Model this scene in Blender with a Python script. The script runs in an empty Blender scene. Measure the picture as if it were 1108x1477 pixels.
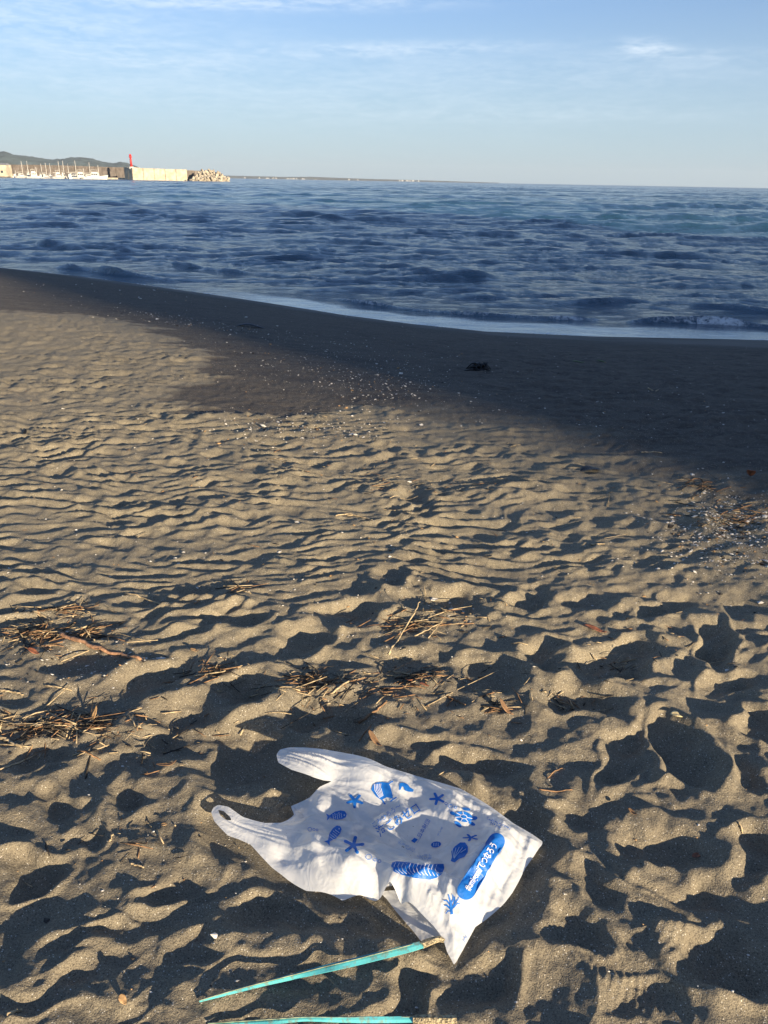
import bpy, math, random
import numpy as np
from mathutils import Vector, Matrix, geometry

scene = bpy.context.scene
COL = scene.collection
R = math.radians

# ------------------------------------------------------------------ camera
CAM_H = 1.45
PITCH, ROLL = R(23.28), R(1.04)
FPX, CX, CY = 1110.0, 554.0, 738.5
fw = np.array([0, math.cos(PITCH), -math.sin(PITCH)])
r0 = np.array([1.0, 0, 0]); u0 = np.array([0, math.sin(PITCH), math.cos(PITCH)])
rt = math.cos(ROLL) * r0 + math.sin(ROLL) * u0
up = math.cos(ROLL) * u0 - math.sin(ROLL) * r0
cam_d = bpy.data.cameras.new('camera'); cam = bpy.data.objects.new('camera', cam_d); COL.objects.link(cam)
cam_d.sensor_width = 36; cam_d.lens = FPX / 1477 * 36; cam_d.clip_start = 0.05; cam_d.clip_end = 40000
cam.matrix_world = Matrix(((rt[0], up[0], -fw[0], 0), (rt[1], up[1], -fw[1], 0), (rt[2], up[2], -fw[2], CAM_H), (0, 0, 0, 1)))
scene.camera = cam

# ------------------------------------------------------------------ light
SUN_EL, SUN_AZ = R(10.4), R(38)          # the sun stands behind the viewer, to the right
to_sun = Vector((math.sin(SUN_AZ) * math.cos(SUN_EL), -math.cos(SUN_AZ) * math.cos(SUN_EL), math.sin(SUN_EL)))
sd = bpy.data.lights.new('sun', 'SUN'); sun = bpy.data.objects.new('sun', sd); COL.objects.link(sun)
sd.energy = 5.0; sd.angle = R(0.55); sd.color = (1.0, 0.82, 0.58)
sun.rotation_euler = to_sun.to_track_quat('Z', 'Y').to_euler()
scene.view_settings.view_transform = 'Standard'; scene.view_settings.look = 'None'
scene.view_settings.gamma = 1; scene.view_settings.use_curve_mapping = False
scene.view_settings.exposure = 1.2
scene.cycles.max_bounces = 6; scene.cycles.transparent_max_bounces = 12; scene.cycles.volume_bounces = 0
scene.cycles.caustics_reflective = False; scene.cycles.caustics_refractive = False

def ray(px, py):
    d = fw + (px - CX) / FPX * rt - (py - CY) / FPX * up
    return d / np.linalg.norm(d)
def G(px, py, z=0.0):
    d = ray(px, py); t = (z - CAM_H) / d[2]
    return np.array([d[0] * t, d[1] * t, z])
def hz(px):                                  # image row of the horizon at a column
    return CY - FPX * math.tan(PITCH) / math.cos(ROLL) + (px - CX) * math.tan(ROLL)
def far(px, Y):                              # ground position on the bearing of an image column
    d = ray(px, hz(px)); return np.array([d[0] / d[1] * Y, Y])
PXR = 0.00076                                # radians per photo pixel at the horizon

# node helpers
class NT:
    def __init__(s, tree): s.t = tree; s.n = tree.nodes; s.l = tree.links; s.n.clear()
    def a(s, typ, **kw):
        n = s.n.new(typ)
        for k, v in kw.items():
            if k == 'ins':
                for kk, vv in v.items():
                    if isinstance(vv, bpy.types.NodeSocket): s.l.new(vv, n.inputs[kk])
                    else: n.inputs[kk].default_value = vv
            else: setattr(n, k, v)
        return n
    def m(s, op, a, b=None, c=None, clamp=False):
        n = s.n.new('ShaderNodeMath'); n.operation = op; n.use_clamp = clamp
        for i, v in enumerate((a, b, c)):
            if v is None: continue
            if isinstance(v, bpy.types.NodeSocket): s.l.new(v, n.inputs[i])
            else: n.inputs[i].default_value = v
        return n.outputs[0]
    def mix(s, f, a, b, blend='MIX'):
        n = s.n.new('ShaderNodeMix'); n.data_type = 'RGBA'; n.blend_type = blend
        for i, v in ((0, f), (6, a), (7, b)):
            if isinstance(v, bpy.types.NodeSocket): s.l.new(v, n.inputs[i])
            else: n.inputs[i].default_value = (tuple(v) + (1,) if i and len(v) == 3 else v)
        return n.outputs[2]
    def ramp(s, v, lo, hi, a=0.0, b=1.0, smooth=True):
        n = s.n.new('ShaderNodeMapRange'); n.interpolation_type = 'SMOOTHSTEP' if smooth else 'LINEAR'
        s.l.new(v, n.inputs[0])
        for i, x in enumerate((lo, hi, a, b)): n.inputs[i + 1].default_value = x
        return n.outputs[0]
    def noise(s, vec, scale, detail=3, rough=0.55, dist=0.0):
        n = s.a('ShaderNodeTexNoise'); n.inputs['Scale'].default_value = scale; n.inputs['Detail'].default_value = detail
        n.inputs['Roughness'].default_value = rough; n.inputs['Distortion'].default_value = dist
        if vec is not None: s.l.new(vec, n.inputs['Vector'])
        return n.outputs[0]
    def vmul(s, vec, v):
        n = s.a('ShaderNodeVectorMath', operation='MULTIPLY'); s.l.new(vec, n.inputs[0]); n.inputs[1].default_value = v
        return n.outputs[0]

# ------------------------------------------------------------------ sky
world = bpy.data.worlds.new('World'); scene.world = world; world.use_nodes = True
w = NT(world.node_tree)
skyn = w.a('ShaderNodeTexSky', sky_type='NISHITA', sun_disc=False, sun_elevation=SUN_EL, altitude=0, air_density=1.0, dust_density=0.4, ozone_density=2.0)
skyn.sun_rotation = math.pi - SUN_AZ
tc = w.a('ShaderNodeTexCoord')
sep = w.a('ShaderNodeSeparateXYZ', ins={0: tc.outputs['Generated']})
az = w.m('ARCTAN2', sep.outputs[0], sep.outputs[1]); el = w.m('ARCSINE', sep.outputs[2])
comb = w.a('ShaderNodeCombineXYZ', ins={0: az, 1: el})
n1 = w.noise(w.vmul(comb.outputs[0], (6, 42, 1)), 1.6, 7, 0.62, 0.7)      # thin streaks
n2 = w.noise(w.vmul(comb.outputs[0], (28, 120, 1)), 1.6, 5, 0.6, 0.5)     # mackerel texture
def puff(px, py, sx, sy, k, tilt=0.0):
    d = ray(px, py); a0 = math.atan2(d[0], d[1]); e0 = math.asin(d[2])
    da = w.m('SUBTRACT', az, a0); de = w.m('SUBTRACT', w.m('SUBTRACT', el, e0), w.m('MULTIPLY', da, tilt))
    q = w.m('ADD', w.m('POWER', w.m('ABSOLUTE', w.m('DIVIDE', da, sx * 0.00083)), 2.0), w.m('POWER', w.m('ABSOLUTE', w.m('DIVIDE', de, sy * 0.00074)), 2.0))
    return w.m('MULTIPLY', w.m('EXPONENT', w.m('MULTIPLY', q, -1.0)), k)
bands = [puff(560, 72, 180, 10, .8, .03), puff(230, 88, 140, 12, .35), puff(30, 30, 220, 34, .75), puff(380, 5, 230, 10, .9, .03),
         puff(930, 68, 34, 9, 1.25, -.03), puff(1000, 80, 90, 8, .35), puff(500, 140, 420, 42, .30), puff(860, 100, 350, 22, .26), puff(780, 165, 300, 12, .2), puff(60, 110, 220, 35, .28)]
tot = bands[0]
for b in bands[1:]: tot = w.m('ADD', tot, b)
# thin cloud also goes on outside the view
wide = w.m('MULTIPLY', w.ramp(w.noise(w.vmul(comb.outputs[0], (2.2, 9, 1)), 1.0, 4, .6, .4), .5, .75), w.m('MULTIPLY', w.ramp(el, .2, .4), .8))
tot = w.m('ADD', tot, wide)
tex = w.m('ADD', w.m('MULTIPLY', w.ramp(n1, .3, .72), .75), w.m('MULTIPLY', w.ramp(n2, .4, .65), .4))
cl = w.m('MULTIPLY', w.m('MULTIPLY', tot, tex), .66, clamp=True)
hazeband = w.ramp(el, 0.0, 0.26, .72, 0.05)
cs = w.mix(hazeband, w.mix(1.0, skyn.outputs[0], (.86, .99, 1.36), 'MULTIPLY'), (3.6, 4.7, 5.7))
cs = w.mix(cl, cs, (6.6, 7.4, 8.2))
bg = w.a('ShaderNodeBackground', ins={'Color': cs, 'Strength': 0.061})
w.a('ShaderNodeOutputWorld', ins={0: bg.outputs[0]})

# ------------------------------------------------------------------ helpers
def tag(o, label=None, cat=None, group=None, kind=None):
    if label: o['label'] = label
    if cat: o['category'] = cat
    if group: o['group'] = group
    if kind: o['kind'] = kind
    return o
def link(name, me, mat=None, parent=None, loc=None):
    o = bpy.data.objects.new(name, me); COL.objects.link(o)
    if mat and me: me.materials.append(mat)
    if parent: o.parent = parent
    if loc is not None: o.location = loc
    return o
def pymesh(name, v, f, smooth=True):
    me = bpy.data.meshes.new(name); me.from_pydata([tuple(p) for p in v], [], [tuple(q) for q in f])
    me.polygons.foreach_set('use_smooth', [smooth] * len(me.polygons)); me.update(); return me
def npmesh(name, v, quads, smooth=True):
    me = bpy.data.meshes.new(name); nq, k = quads.shape
    me.vertices.add(len(v)); me.vertices.foreach_set('co', np.asarray(v, np.float32).ravel())
    me.loops.add(nq * k); me.loops.foreach_set('vertex_index', quads.astype(np.int32).ravel())
    me.polygons.add(nq); me.polygons.foreach_set('loop_start', np.arange(0, nq * k, k, dtype=np.int32))
    try: me.polygons.foreach_set('loop_total', np.full(nq, k, np.int32))
    except Exception: pass
    me.polygons.foreach_set('use_smooth', np.full(nq, smooth)); me.update(); me.validate(); return me
def attr(me, name, arr):
    a = me.attributes.new(name, 'FLOAT', 'POINT'); a.data.foreach_set('value', np.asarray(arr, np.float32).ravel())
def gridfaces(nr, nc, wrap=False):
    i = np.arange(nr - 1)[:, None]; j = np.arange(nc if wrap else nc - 1)[None, :]; j2 = (j + 1) % nc
    return np.stack([i * nc + j, i * nc + j2, (i + 1) * nc + j2, (i + 1) * nc + j], -1).reshape(-1, 4)
def sm(x, a, b):
    t = np.clip((x - a) / (b - a), 0, 1); return t * t * (3 - 2 * t)
_rng = np.random.RandomState(7); _perm = _rng.permutation(1024); _ga = _rng.rand(1024) * 2 * np.pi
_gx, _gy = np.cos(_ga), np.sin(_ga)
def pn(x, y, seed=0):
    x = np.asarray(x, float); y = np.asarray(y, float)
    xi = np.floor(x).astype(np.int64); yi = np.floor(y).astype(np.int64); xf = x - xi; yf = y - yi
    u = xf * xf * xf * (xf * (xf * 6 - 15) + 10); v = yf * yf * yf * (yf * (yf * 6 - 15) + 10)
    def g(ix, iy, fx, fy):
        h = _perm[(_perm[(ix + seed * 37) & 1023] + iy + seed * 101) & 1023]; return _gx[h] * fx + _gy[h] * fy
    a = g(xi, yi, xf, yf); b = g(xi + 1, yi, xf - 1, yf); c = g(xi, yi + 1, xf, yf - 1); d = g(xi + 1, yi + 1, xf - 1, yf - 1)
    return ((a + u * (b - a)) * (1 - v) + (c + u * (d - c)) * v) * 1.5
def inpoly(x, y, P):
    ins = np.zeros(np.shape(x), bool); n = len(P)
    for i in range(n):
        x1, y1 = P[i][:2]; x2, y2 = P[(i + 1) % n][:2]
        if y1 == y2: continue
        ins ^= ((y1 > y) != (y2 > y)) & (x < (x2 - x1) * (y - y1) / (y2 - y1) + x1)
    return ins
def pdist(x, y, P, closed=True):
    best = np.full(np.shape(x), 1e9); n = len(P)
    for i in range(n if closed else n - 1):
        a = np.array(P[i][:2]); b = np.array(P[(i + 1) % n][:2]); ab = b - a; L = max(ab @ ab, 1e-12)
        t = np.clip(((x - a[0]) * ab[0] + (y - a[1]) * ab[1]) / L, 0, 1)
        best = np.minimum(best, np.hypot(x - a[0] - t * ab[0], y - a[1] - t * ab[1]))
    return best

# ------------------------------------------------------------------ beach shape
SEA = -0.9
shore_px = [(0, 386), (100, 397), (200, 410), (300, 424), (400, 439), (500, 455), (600, 468), (700, 478), (850, 485), (980, 488), (1108, 491)]
shore = [G(px, py, SEA)[:2] for px, py in shore_px]
S0, S1 = shore[0], shore[-1]
shore = [np.array([-900, 330.]), np.array([-200, 95.]), np.array([-60, 45.]), np.array([-25, 30.5])] + shore + [np.array([S1[0] + 8, S1[1] - 2.5]), np.array([S1[0] + 40, S1[1] - 22]), np.array([900, -600.])]
_sx = np.array([p[0] for p in shore]); _sy = np.array([p[1] for p in shore])
def Dshore(x, y):                            # metres inland of the waterline, negative at sea
    return (np.interp(x, _sx, _sy) - y) * 0.86
def base(x, y):
    D = Dshore(x, y)
    t = np.clip(D / 8.0, 0, 1)
    z = SEA * (1 - t) ** 1.45
    z = np.where(D < 0, SEA + D * 0.13, z)
    z = np.maximum(z, -6.0)
    return z + 0.012 * np.maximum(-y - 6, 0) * (D > 0) * np.minimum(1, 60 / np.maximum(1, -y))
def GB(px, py):                              # image point dropped on the smooth beach
    z = 0.0
    for _ in range(25):
        p = G(px, py, z); z = 0.5 * z + 0.5 * float(base(p[0], p[1]))
    return G(px, py, z)
dry_lit_px = [(0, 448), (60, 452), (130, 455), (200, 463), (262, 492), (300, 520), (306, 548), (246, 566), (262, 584), (330, 600), (400, 604), (470, 600), (560, 590), (650, 598), (740, 622), (850, 655), (980, 690), (1108, 735)]  # right-hand stretch follows the cast-shade edge: damp tone painted in as shade
dry_lit_line = [GB(*p)[:2] for p in dry_lit_px]
dry_lit = [np.array([-60, 17.]), np.array([-14, 14.])] + dry_lit_line + [np.array([4.5, 3.2]), np.array([60, -12.]), np.array([60, -80.]), np.array([-60, -80.])]

# hollows trampled into the dry sand: photo column, row, half width, half height (px), turn, depth
dents = [(95, 1172, 36, 22, -20, 1), (190, 1152, 42, 28, 10, 1), (130, 1210, 30, 20, 30, .7), (40, 1262, 52, 30, 10, 1), (250, 1276, 62, 22, 25, 1), (330, 1240, 34, 26, 30, .8),
         (135, 1368, 66, 20, 12, 1), (285, 1372, 50, 20, 18, .8), (70, 1440, 100, 20, 12, 1), (10, 1390, 25, 25, 0, .8), (420, 1335, 100, 44, -8, 1.15), (540, 1340, 60, 50, 20, 1),
         (600, 1430, 90, 30, 25, 1), (210, 1450, 50, 14, 10, .6), (360, 1095, 85, 52, 0, 1.0), (270, 1050, 70, 40, 10, .8), (470, 1040, 90, 34, 0, .9), (700, 1110, 60, 26, -10, .9), (745, 1165, 66, 34, -25, 1.1),
         (890, 1105, 40, 24, 60, 1), (985, 1085, 34, 60, 40, 1.1), (915, 1060, 56, 20, 15, .8), (840, 1008, 64, 26, -5, 1), (890, 955, 80, 28, 12, 1), (780, 950, 44, 22, -10, .8), (1030, 930, 26, 42, 15, 1), (1092, 1050, 40, 22, 0, .8),
         (945, 1232, 76, 30, -15, 1.1), (1085, 1238, 40, 40, 0, 1), (850, 1285, 70, 26, -22, 1), (820, 1350, 60, 26, -10, 1), (1050, 1400, 80, 50, -15, 1.1), (700, 1420, 56, 60, 0, 1), (1000, 1295, 70, 20, -20, .8), (920, 1440, 60, 24, -15, .7),
         (640, 868, 78, 18, -4, .9), (560, 835, 30, 16, 0, .7), (700, 980, 60, 26, 0, .7), (590, 960, 70, 22, 0, .7), (500, 890, 60, 18, 8, .8), (430, 930, 60, 20, 25, .8), (330, 900, 60, 18, 12, .8), (230, 980, 70, 22, 15, .8), (120, 960, 60, 24, 0, .7),
         (1080, 1130, 30, 30, 0, .8), (60, 1090, 60, 20, 10, .8), (150, 1075, 40, 16, 0, .5), (340, 1000, 50, 20, 12, .7), (960, 880, 60, 16, 5, .8), (1080, 870, 40, 22, 0, .8), (850, 870, 44, 14, 0, .7), (760, 870, 44, 16, 12, .7), (20, 1010, 40, 18, 0, .6), (600, 1080, 50, 20, 0, .6), (830, 1180, 40, 18, -10, .6), (960, 1150, 44, 16, 10, .6), (1050, 990, 40, 16, 0, .7), (210, 1330, 40, 14, 15, .4)]
DW = []
for px, py, hw, hh, a, k in dents:
    c = G(px, py); ax = G(px + hw * math.cos(R(a)), py - hw * math.sin(R(a))) - c; ay = G(px - hh * math.sin(R(a)), py - hh * math.cos(R(a))) - c
    M = np.linalg.inv(np.array([[ax[0], ay[0]], [ax[1], ay[1]]]))
    rmin = min(np.hypot(*ax[:2]), np.hypot(*ay[:2])); DW.append((c[:2], M, 0.29 * k * min(rmin, .13), max(np.hypot(*ax[:2]), np.hypot(*ay[:2])) * 1.9))

BAG_OUT = [(399, 1089, .056), (404, 1081, .056), (418, 1078, .056), (450, 1081, .055), (487, 1084, .052), (520, 1095, .055), (553, 1104, .062), (575, 1112, .052), (600, 1119, .044), (632, 1128, .038), (665, 1138, .034), (700, 1160, .030), (740, 1187, .022), (783, 1211, .012),
           (776, 1226, .01), (768, 1238, .01), (758, 1252, .008), (748, 1272, .008), (739, 1288, .008), (727, 1303, .008), (715, 1315, .008), (702, 1325, .008), (686, 1337, .006), (677, 1353, .006), (668, 1370, .006), (659, 1387, .003), (655, 1391, .003), (651, 1385, .004), (645, 1373, .010), (639, 1351, .022), (625, 1335, .025), (600, 1316, .022), (578, 1304, .016),
           (562, 1296, .012), (544, 1299, .008), (520, 1298, .006), (494, 1299, .006), (468, 1292, .006), (442, 1285, .006), (415, 1269, .008), (393, 1252, .012), (376, 1235, .018), (361, 1218, .024), (345, 1212, .024), (329, 1205, .030), (318, 1194, .034), (309, 1184, .036), (305, 1172, .038), (308, 1165, .040), (315, 1161, .042), (330, 1164, .042), (350, 1176, .040), (382, 1187, .033), (405, 1187, .025),
           (416, 1182, .02), (424, 1175, .018), (420, 1163, .02), (432, 1157, .024), (447, 1150, .028), (461, 1139, .030), (478, 1127, .040), (466, 1124, .048), (452, 1121, .052), (421, 1111, .055), (402, 1100, .056)]
bag_xy = [G(*p)[:2] for p in BAG_OUT]
def ridged_(a, b): return 1 - 2.2 * np.abs(pn(a, b, 35))
def ripples(x, y):
    th = R(9); u = x * math.cos(th) + y * math.sin(th); v = -x * math.sin(th) + y * math.cos(th)
    v = v + 0.12 * pn(u / .8, v / .7, 1) + 0.045 * pn(u / .22, v / .25, 2)
    a = pn(u / .20, v / .10, 3); b = pn(u / .13 + 9, v / .06, 4); c = pn(u / .6, v / .22, 5); e = pn(u / .075, v / .045, 19)
    r = 0.50 * (1 - 2.6 * np.abs(a)) + 0.30 * (1 - 2.2 * np.abs(b)) + 0.42 * c + .10 * e
    return r
def H(x, y):
    x = np.asarray(x, float); y = np.asarray(y, float)
    d = np.hypot(x, y); D = Dshore(x, y); z = base(x, y)
    ed = pdist(x, y, dry_lit, True); ins = inpoly(x, y, dry_lit); sd_ = np.where(ins, ed, -ed) + 0.16 * pn(x / .5, y / .35, 11) + 0.09 * pn(x / .12, y / .1, 12) + .22 * pn(x / .9, y / .16, 39)
    dm = sm(sd_, -0.12, 0.22) + (1 - sm(sd_, -0.12, 0.22)) * .85 * sm(x + .3 * y, 2.0, 3.0) * sm(D, 3., 4.5)
    near = 1 - sm(d + .35 * pn(x / .7, y / .7, 21), 1.7, 2.9)
    amp = (0.40 + 0.45 * sm(pn(x / 1.3, y / 1.1, 6), -.5, .5) + .55 * sm(pn(x / .42, y / .34, 36), -.3, .4)) * (1 - .35 * sm(d, 5, 9))
    rip = ripples(x, y) * 0.028 * amp
    rough_r = sm(x + 0.25 * y, 1.0, 2.2)
    foot = 0.020 * (1 - 2.2 * np.abs(pn(x / .30, y / .22, 8))) + 0.009 * (1 - 2.2 * np.abs(pn(x / .15, y / .12, 9))) + .0045 * pn(x / .05, y / .05, 10)
    z = z + dm * (rip * (1 - .80 * near) * (1 - .4 * rough_r) + foot * (.75 * near + .22 * (1 - near) * sm(pn(x / .9, y / .8, 37), -.1, .3) + .55 * rough_r * (1 - near)))
    z = z + 0.010 * pn(x / 1.1, y / .9, 13) * sm(D, .5, 3) + (0.0026 * pn(x / .05, y / .045, 14) + .0012 * pn(x / .02, y / .02, 34)) * sm(D, 1.2, 3)
    shade_foot = (1 - dm) * sm(D, 1.5, 4.0) * sm(x + .1 * y, .9, 2.2)
    z = z + shade_foot * 0.026 * (pn(x / .33, y / .3, 15) + .6 * ripples(x, y) * .6) + (1 - dm) * sm(D, 1.2, 3) * (0.005 * pn(x / .16, y / .12, 16) + .003 * ridged_(x / .09, y / .06))
    m = d < 3.2
    if np.any(m):
        xs = x[m] + .05 * pn(x[m] / .13, y[m] / .13, 17); ys = y[m] + .05 * pn(x[m] / .13, y[m] / .13, 18) + .008 * pn(x[m] / .035, y[m] / .035, 32)
        zz = np.zeros_like(xs)
        for c, M, dep, rad in DW:
            k = (np.abs(xs - c[0]) < rad) & (np.abs(ys - c[1]) < rad)
            if not np.any(k): continue
            dx = xs[k] - c[0]; dy = ys[k] - c[1]
            a = M[0, 0] * dx + M[0, 1] * dy; b = M[1, 0] * dx + M[1, 1] * dy; rho = np.sqrt(a * a + b * b)
            zz[k] += -dep * 1.25 * (1 - sm(rho, .35, 1.05)) + dep * .42 * np.exp(-((rho - 1.18) / .22) ** 2)
        z[m] = z[m] + zz * sm(3.2 - d[m], 0, .6)
        # shoe tread marks near the lower right corner
        for (px, py, w_, h_, ang, per) in ((865, 1378, .085, .05, 20, .016), (965, 1362, .07, .06, -40, .018), (805, 870, .08, .04, 15, .018), (905, 1430, .09, .04, -25, .016)):
            c = G(px, py); ca, sa = math.cos(R(ang)), math.sin(R(ang)); dx = x[m] - c[0]; dy = y[m] - c[1]
            a = (ca * dx + sa * dy); b = (-sa * dx + ca * dy); mk = (1 - sm(np.sqrt((a / w_) ** 2 + (b / h_) ** 2), .7, 1.05))
            z[m] = z[m] + mk * 0.0008 * np.sign(np.sin(2 * np.pi * (a + 3 * b * b) / per)) * np.abs(np.sin(2 * np.pi * (a + 3 * b * b) / per)) ** .6
    # the bag presses the sand down
    mb = (np.abs(x - .0) < .8) & (y > .8) & (y < 2.1)
    if np.any(mb):
        pd = pdist(x[mb], y[mb], bag_xy); ib = inpoly(x[mb], y[mb], bag_xy); s = np.where(ib, pd, -pd); k = sm(s, -.07, .0)
        z[mb] = z[mb] * (1 - k) + k * (np.minimum(z[mb], 0) * .3 - .006)
    return z
def Hs(x, y): return float(H(np.array([x]), np.array([y]))[0])
def T(px, py, dz=0.0):                       # image point dropped on the real sand
    p = GB(px, py)
    for _ in range(8):
        z = .5 * p[2] + .5 * (Hs(p[0], p[1]) + dz); p = G(px, py, z)
    return p

# ------------------------------------------------------------------ materials
def newmat(name):
    m = bpy.data.materials.new(name); m.use_nodes = True; return m, NT(m.node_tree)
def simple(name, col, rough=.7, var=.25, scale=30, bump=0.0, metal=0.0, spec=.4, col2=None, detail=3):
    m, n = newmat(name); t = n.a('ShaderNodeTexCoord'); v = t.outputs['Object']
    ns = n.noise(v, scale, detail, .6)
    c2 = col2 or tuple(x * (1 - var) for x in col); c1 = tuple(min(1, x * (1 + var * .6)) for x in col)
    c = n.mix(n.ramp(ns, .35, .65), c2, c1)
    p = n.a('ShaderNodeBsdfPrincipled', ins={'Base Color': c, 'Roughness': rough, 'Metallic': metal, 'Specular IOR Level': spec})
    if bump:
        b = n.a('ShaderNodeBump', ins={'Height': ns, 'Strength': bump, 'Distance': .02}); n.l.new(b.outputs[0], p.inputs['Normal'])
    n.a('ShaderNodeOutputMaterial', ins={0: p.outputs[0]}); return m

def sand_material():
    m, n = newmat('dark_sand'); t = n.a('ShaderNodeTexCoord'); v = t.outputs['Object']
    dm = n.a('ShaderNodeAttribute', attribute_name='dry_lit').outputs['Fac']; wet = n.a('ShaderNodeAttribute', attribute_name='wet').outputs['Fac']
    gr = n.noise(v, 380, 3, .75); gr2 = n.noise(v, 190, 2, .6); md = n.noise(v, 14, 4, .6); lg = n.noise(v, 1.6, 3, .5)
    vo = n.a('ShaderNodeTexVoronoi', feature='F1', distance='EUCLIDEAN'); vo.inputs['Scale'].default_value = 330; n.l.new(v, vo.inputs['Vector'])
    cellr = n.a('ShaderNodeSeparateColor', ins={0: vo.outputs['Color']})
    dry_lit = n.mix(n.ramp(gr, .34, .66), (.165, .140, .096), (.40, .347, .24))
    dry_lit = n.mix(n.m('MULTIPLY', n.ramp(gr2, .5, .68), .4), dry_lit, (.085, .07, .055))
    dry_lit = n.mix(n.m('MULTIPLY', n.ramp(md, .4, .7), .25), dry_lit, (.19, .155, .108))
    dry_lit = n.mix(n.m('MULTIPLY', n.ramp(lg, .45, .7), .18), dry_lit, (.34, .28, .19))
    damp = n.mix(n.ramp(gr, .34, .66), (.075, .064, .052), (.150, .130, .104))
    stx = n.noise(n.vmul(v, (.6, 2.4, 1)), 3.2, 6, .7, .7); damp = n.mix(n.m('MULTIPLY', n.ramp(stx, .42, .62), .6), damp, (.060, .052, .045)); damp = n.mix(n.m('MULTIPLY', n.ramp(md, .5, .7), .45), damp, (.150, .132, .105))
    c = n.mix(dm, damp, dry_lit)  # damp tone also stands in for shade at right and a dimmer foreground
    wn = n.noise(n.vmul(v, (.5, 1.6, 1)), 1.4, 5, .65, .8); wet = n.m('MULTIPLY', wet, n.ramp(wn, .30, .62, .55, 1.0)); c = n.mix(wet, c, (.043, .042, .042))
    pale = n.m('MULTIPLY', n.m('GREATER_THAN', cellr.outputs[0], .955), n.m('LESS_THAN', vo.outputs['Distance'], .42))
    c = n.mix(n.m('MULTIPLY', pale, n.ramp(wet, 0, 1, .75, .1)), c, (.72, .68, .58))
    blk = n.m('MULTIPLY', n.m('GREATER_THAN', cellr.outputs[1], .86), n.m('LESS_THAN', vo.outputs['Distance'], .5))
    c = n.mix(n.m('MULTIPLY', blk, .6), c, (.035, .03, .027))
    rough = n.ramp(wet, .2, 1, .92, .62)
    hgt = n.m('ADD', n.m('MULTIPLY', gr, .5), n.m('ADD', n.m('MULTIPLY', gr2, .7), n.m('MULTIPLY', md, 2.2)))
    bs = n.ramp(wet, .1, .9, .75, .05)
    b = n.a('ShaderNodeBump', ins={'Height': hgt, 'Strength': bs, 'Distance': .0045})
    p = n.a('ShaderNodeBsdfPrincipled', ins={'Base Color': c, 'Roughness': rough, 'Normal': b.outputs[0], 'Specular IOR Level': n.ramp(wet, 0, 1, .25, .28)})
    n.a('ShaderNodeOutputMaterial', ins={0: p.outputs[0]}); return m
SAND = sand_material()

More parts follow.
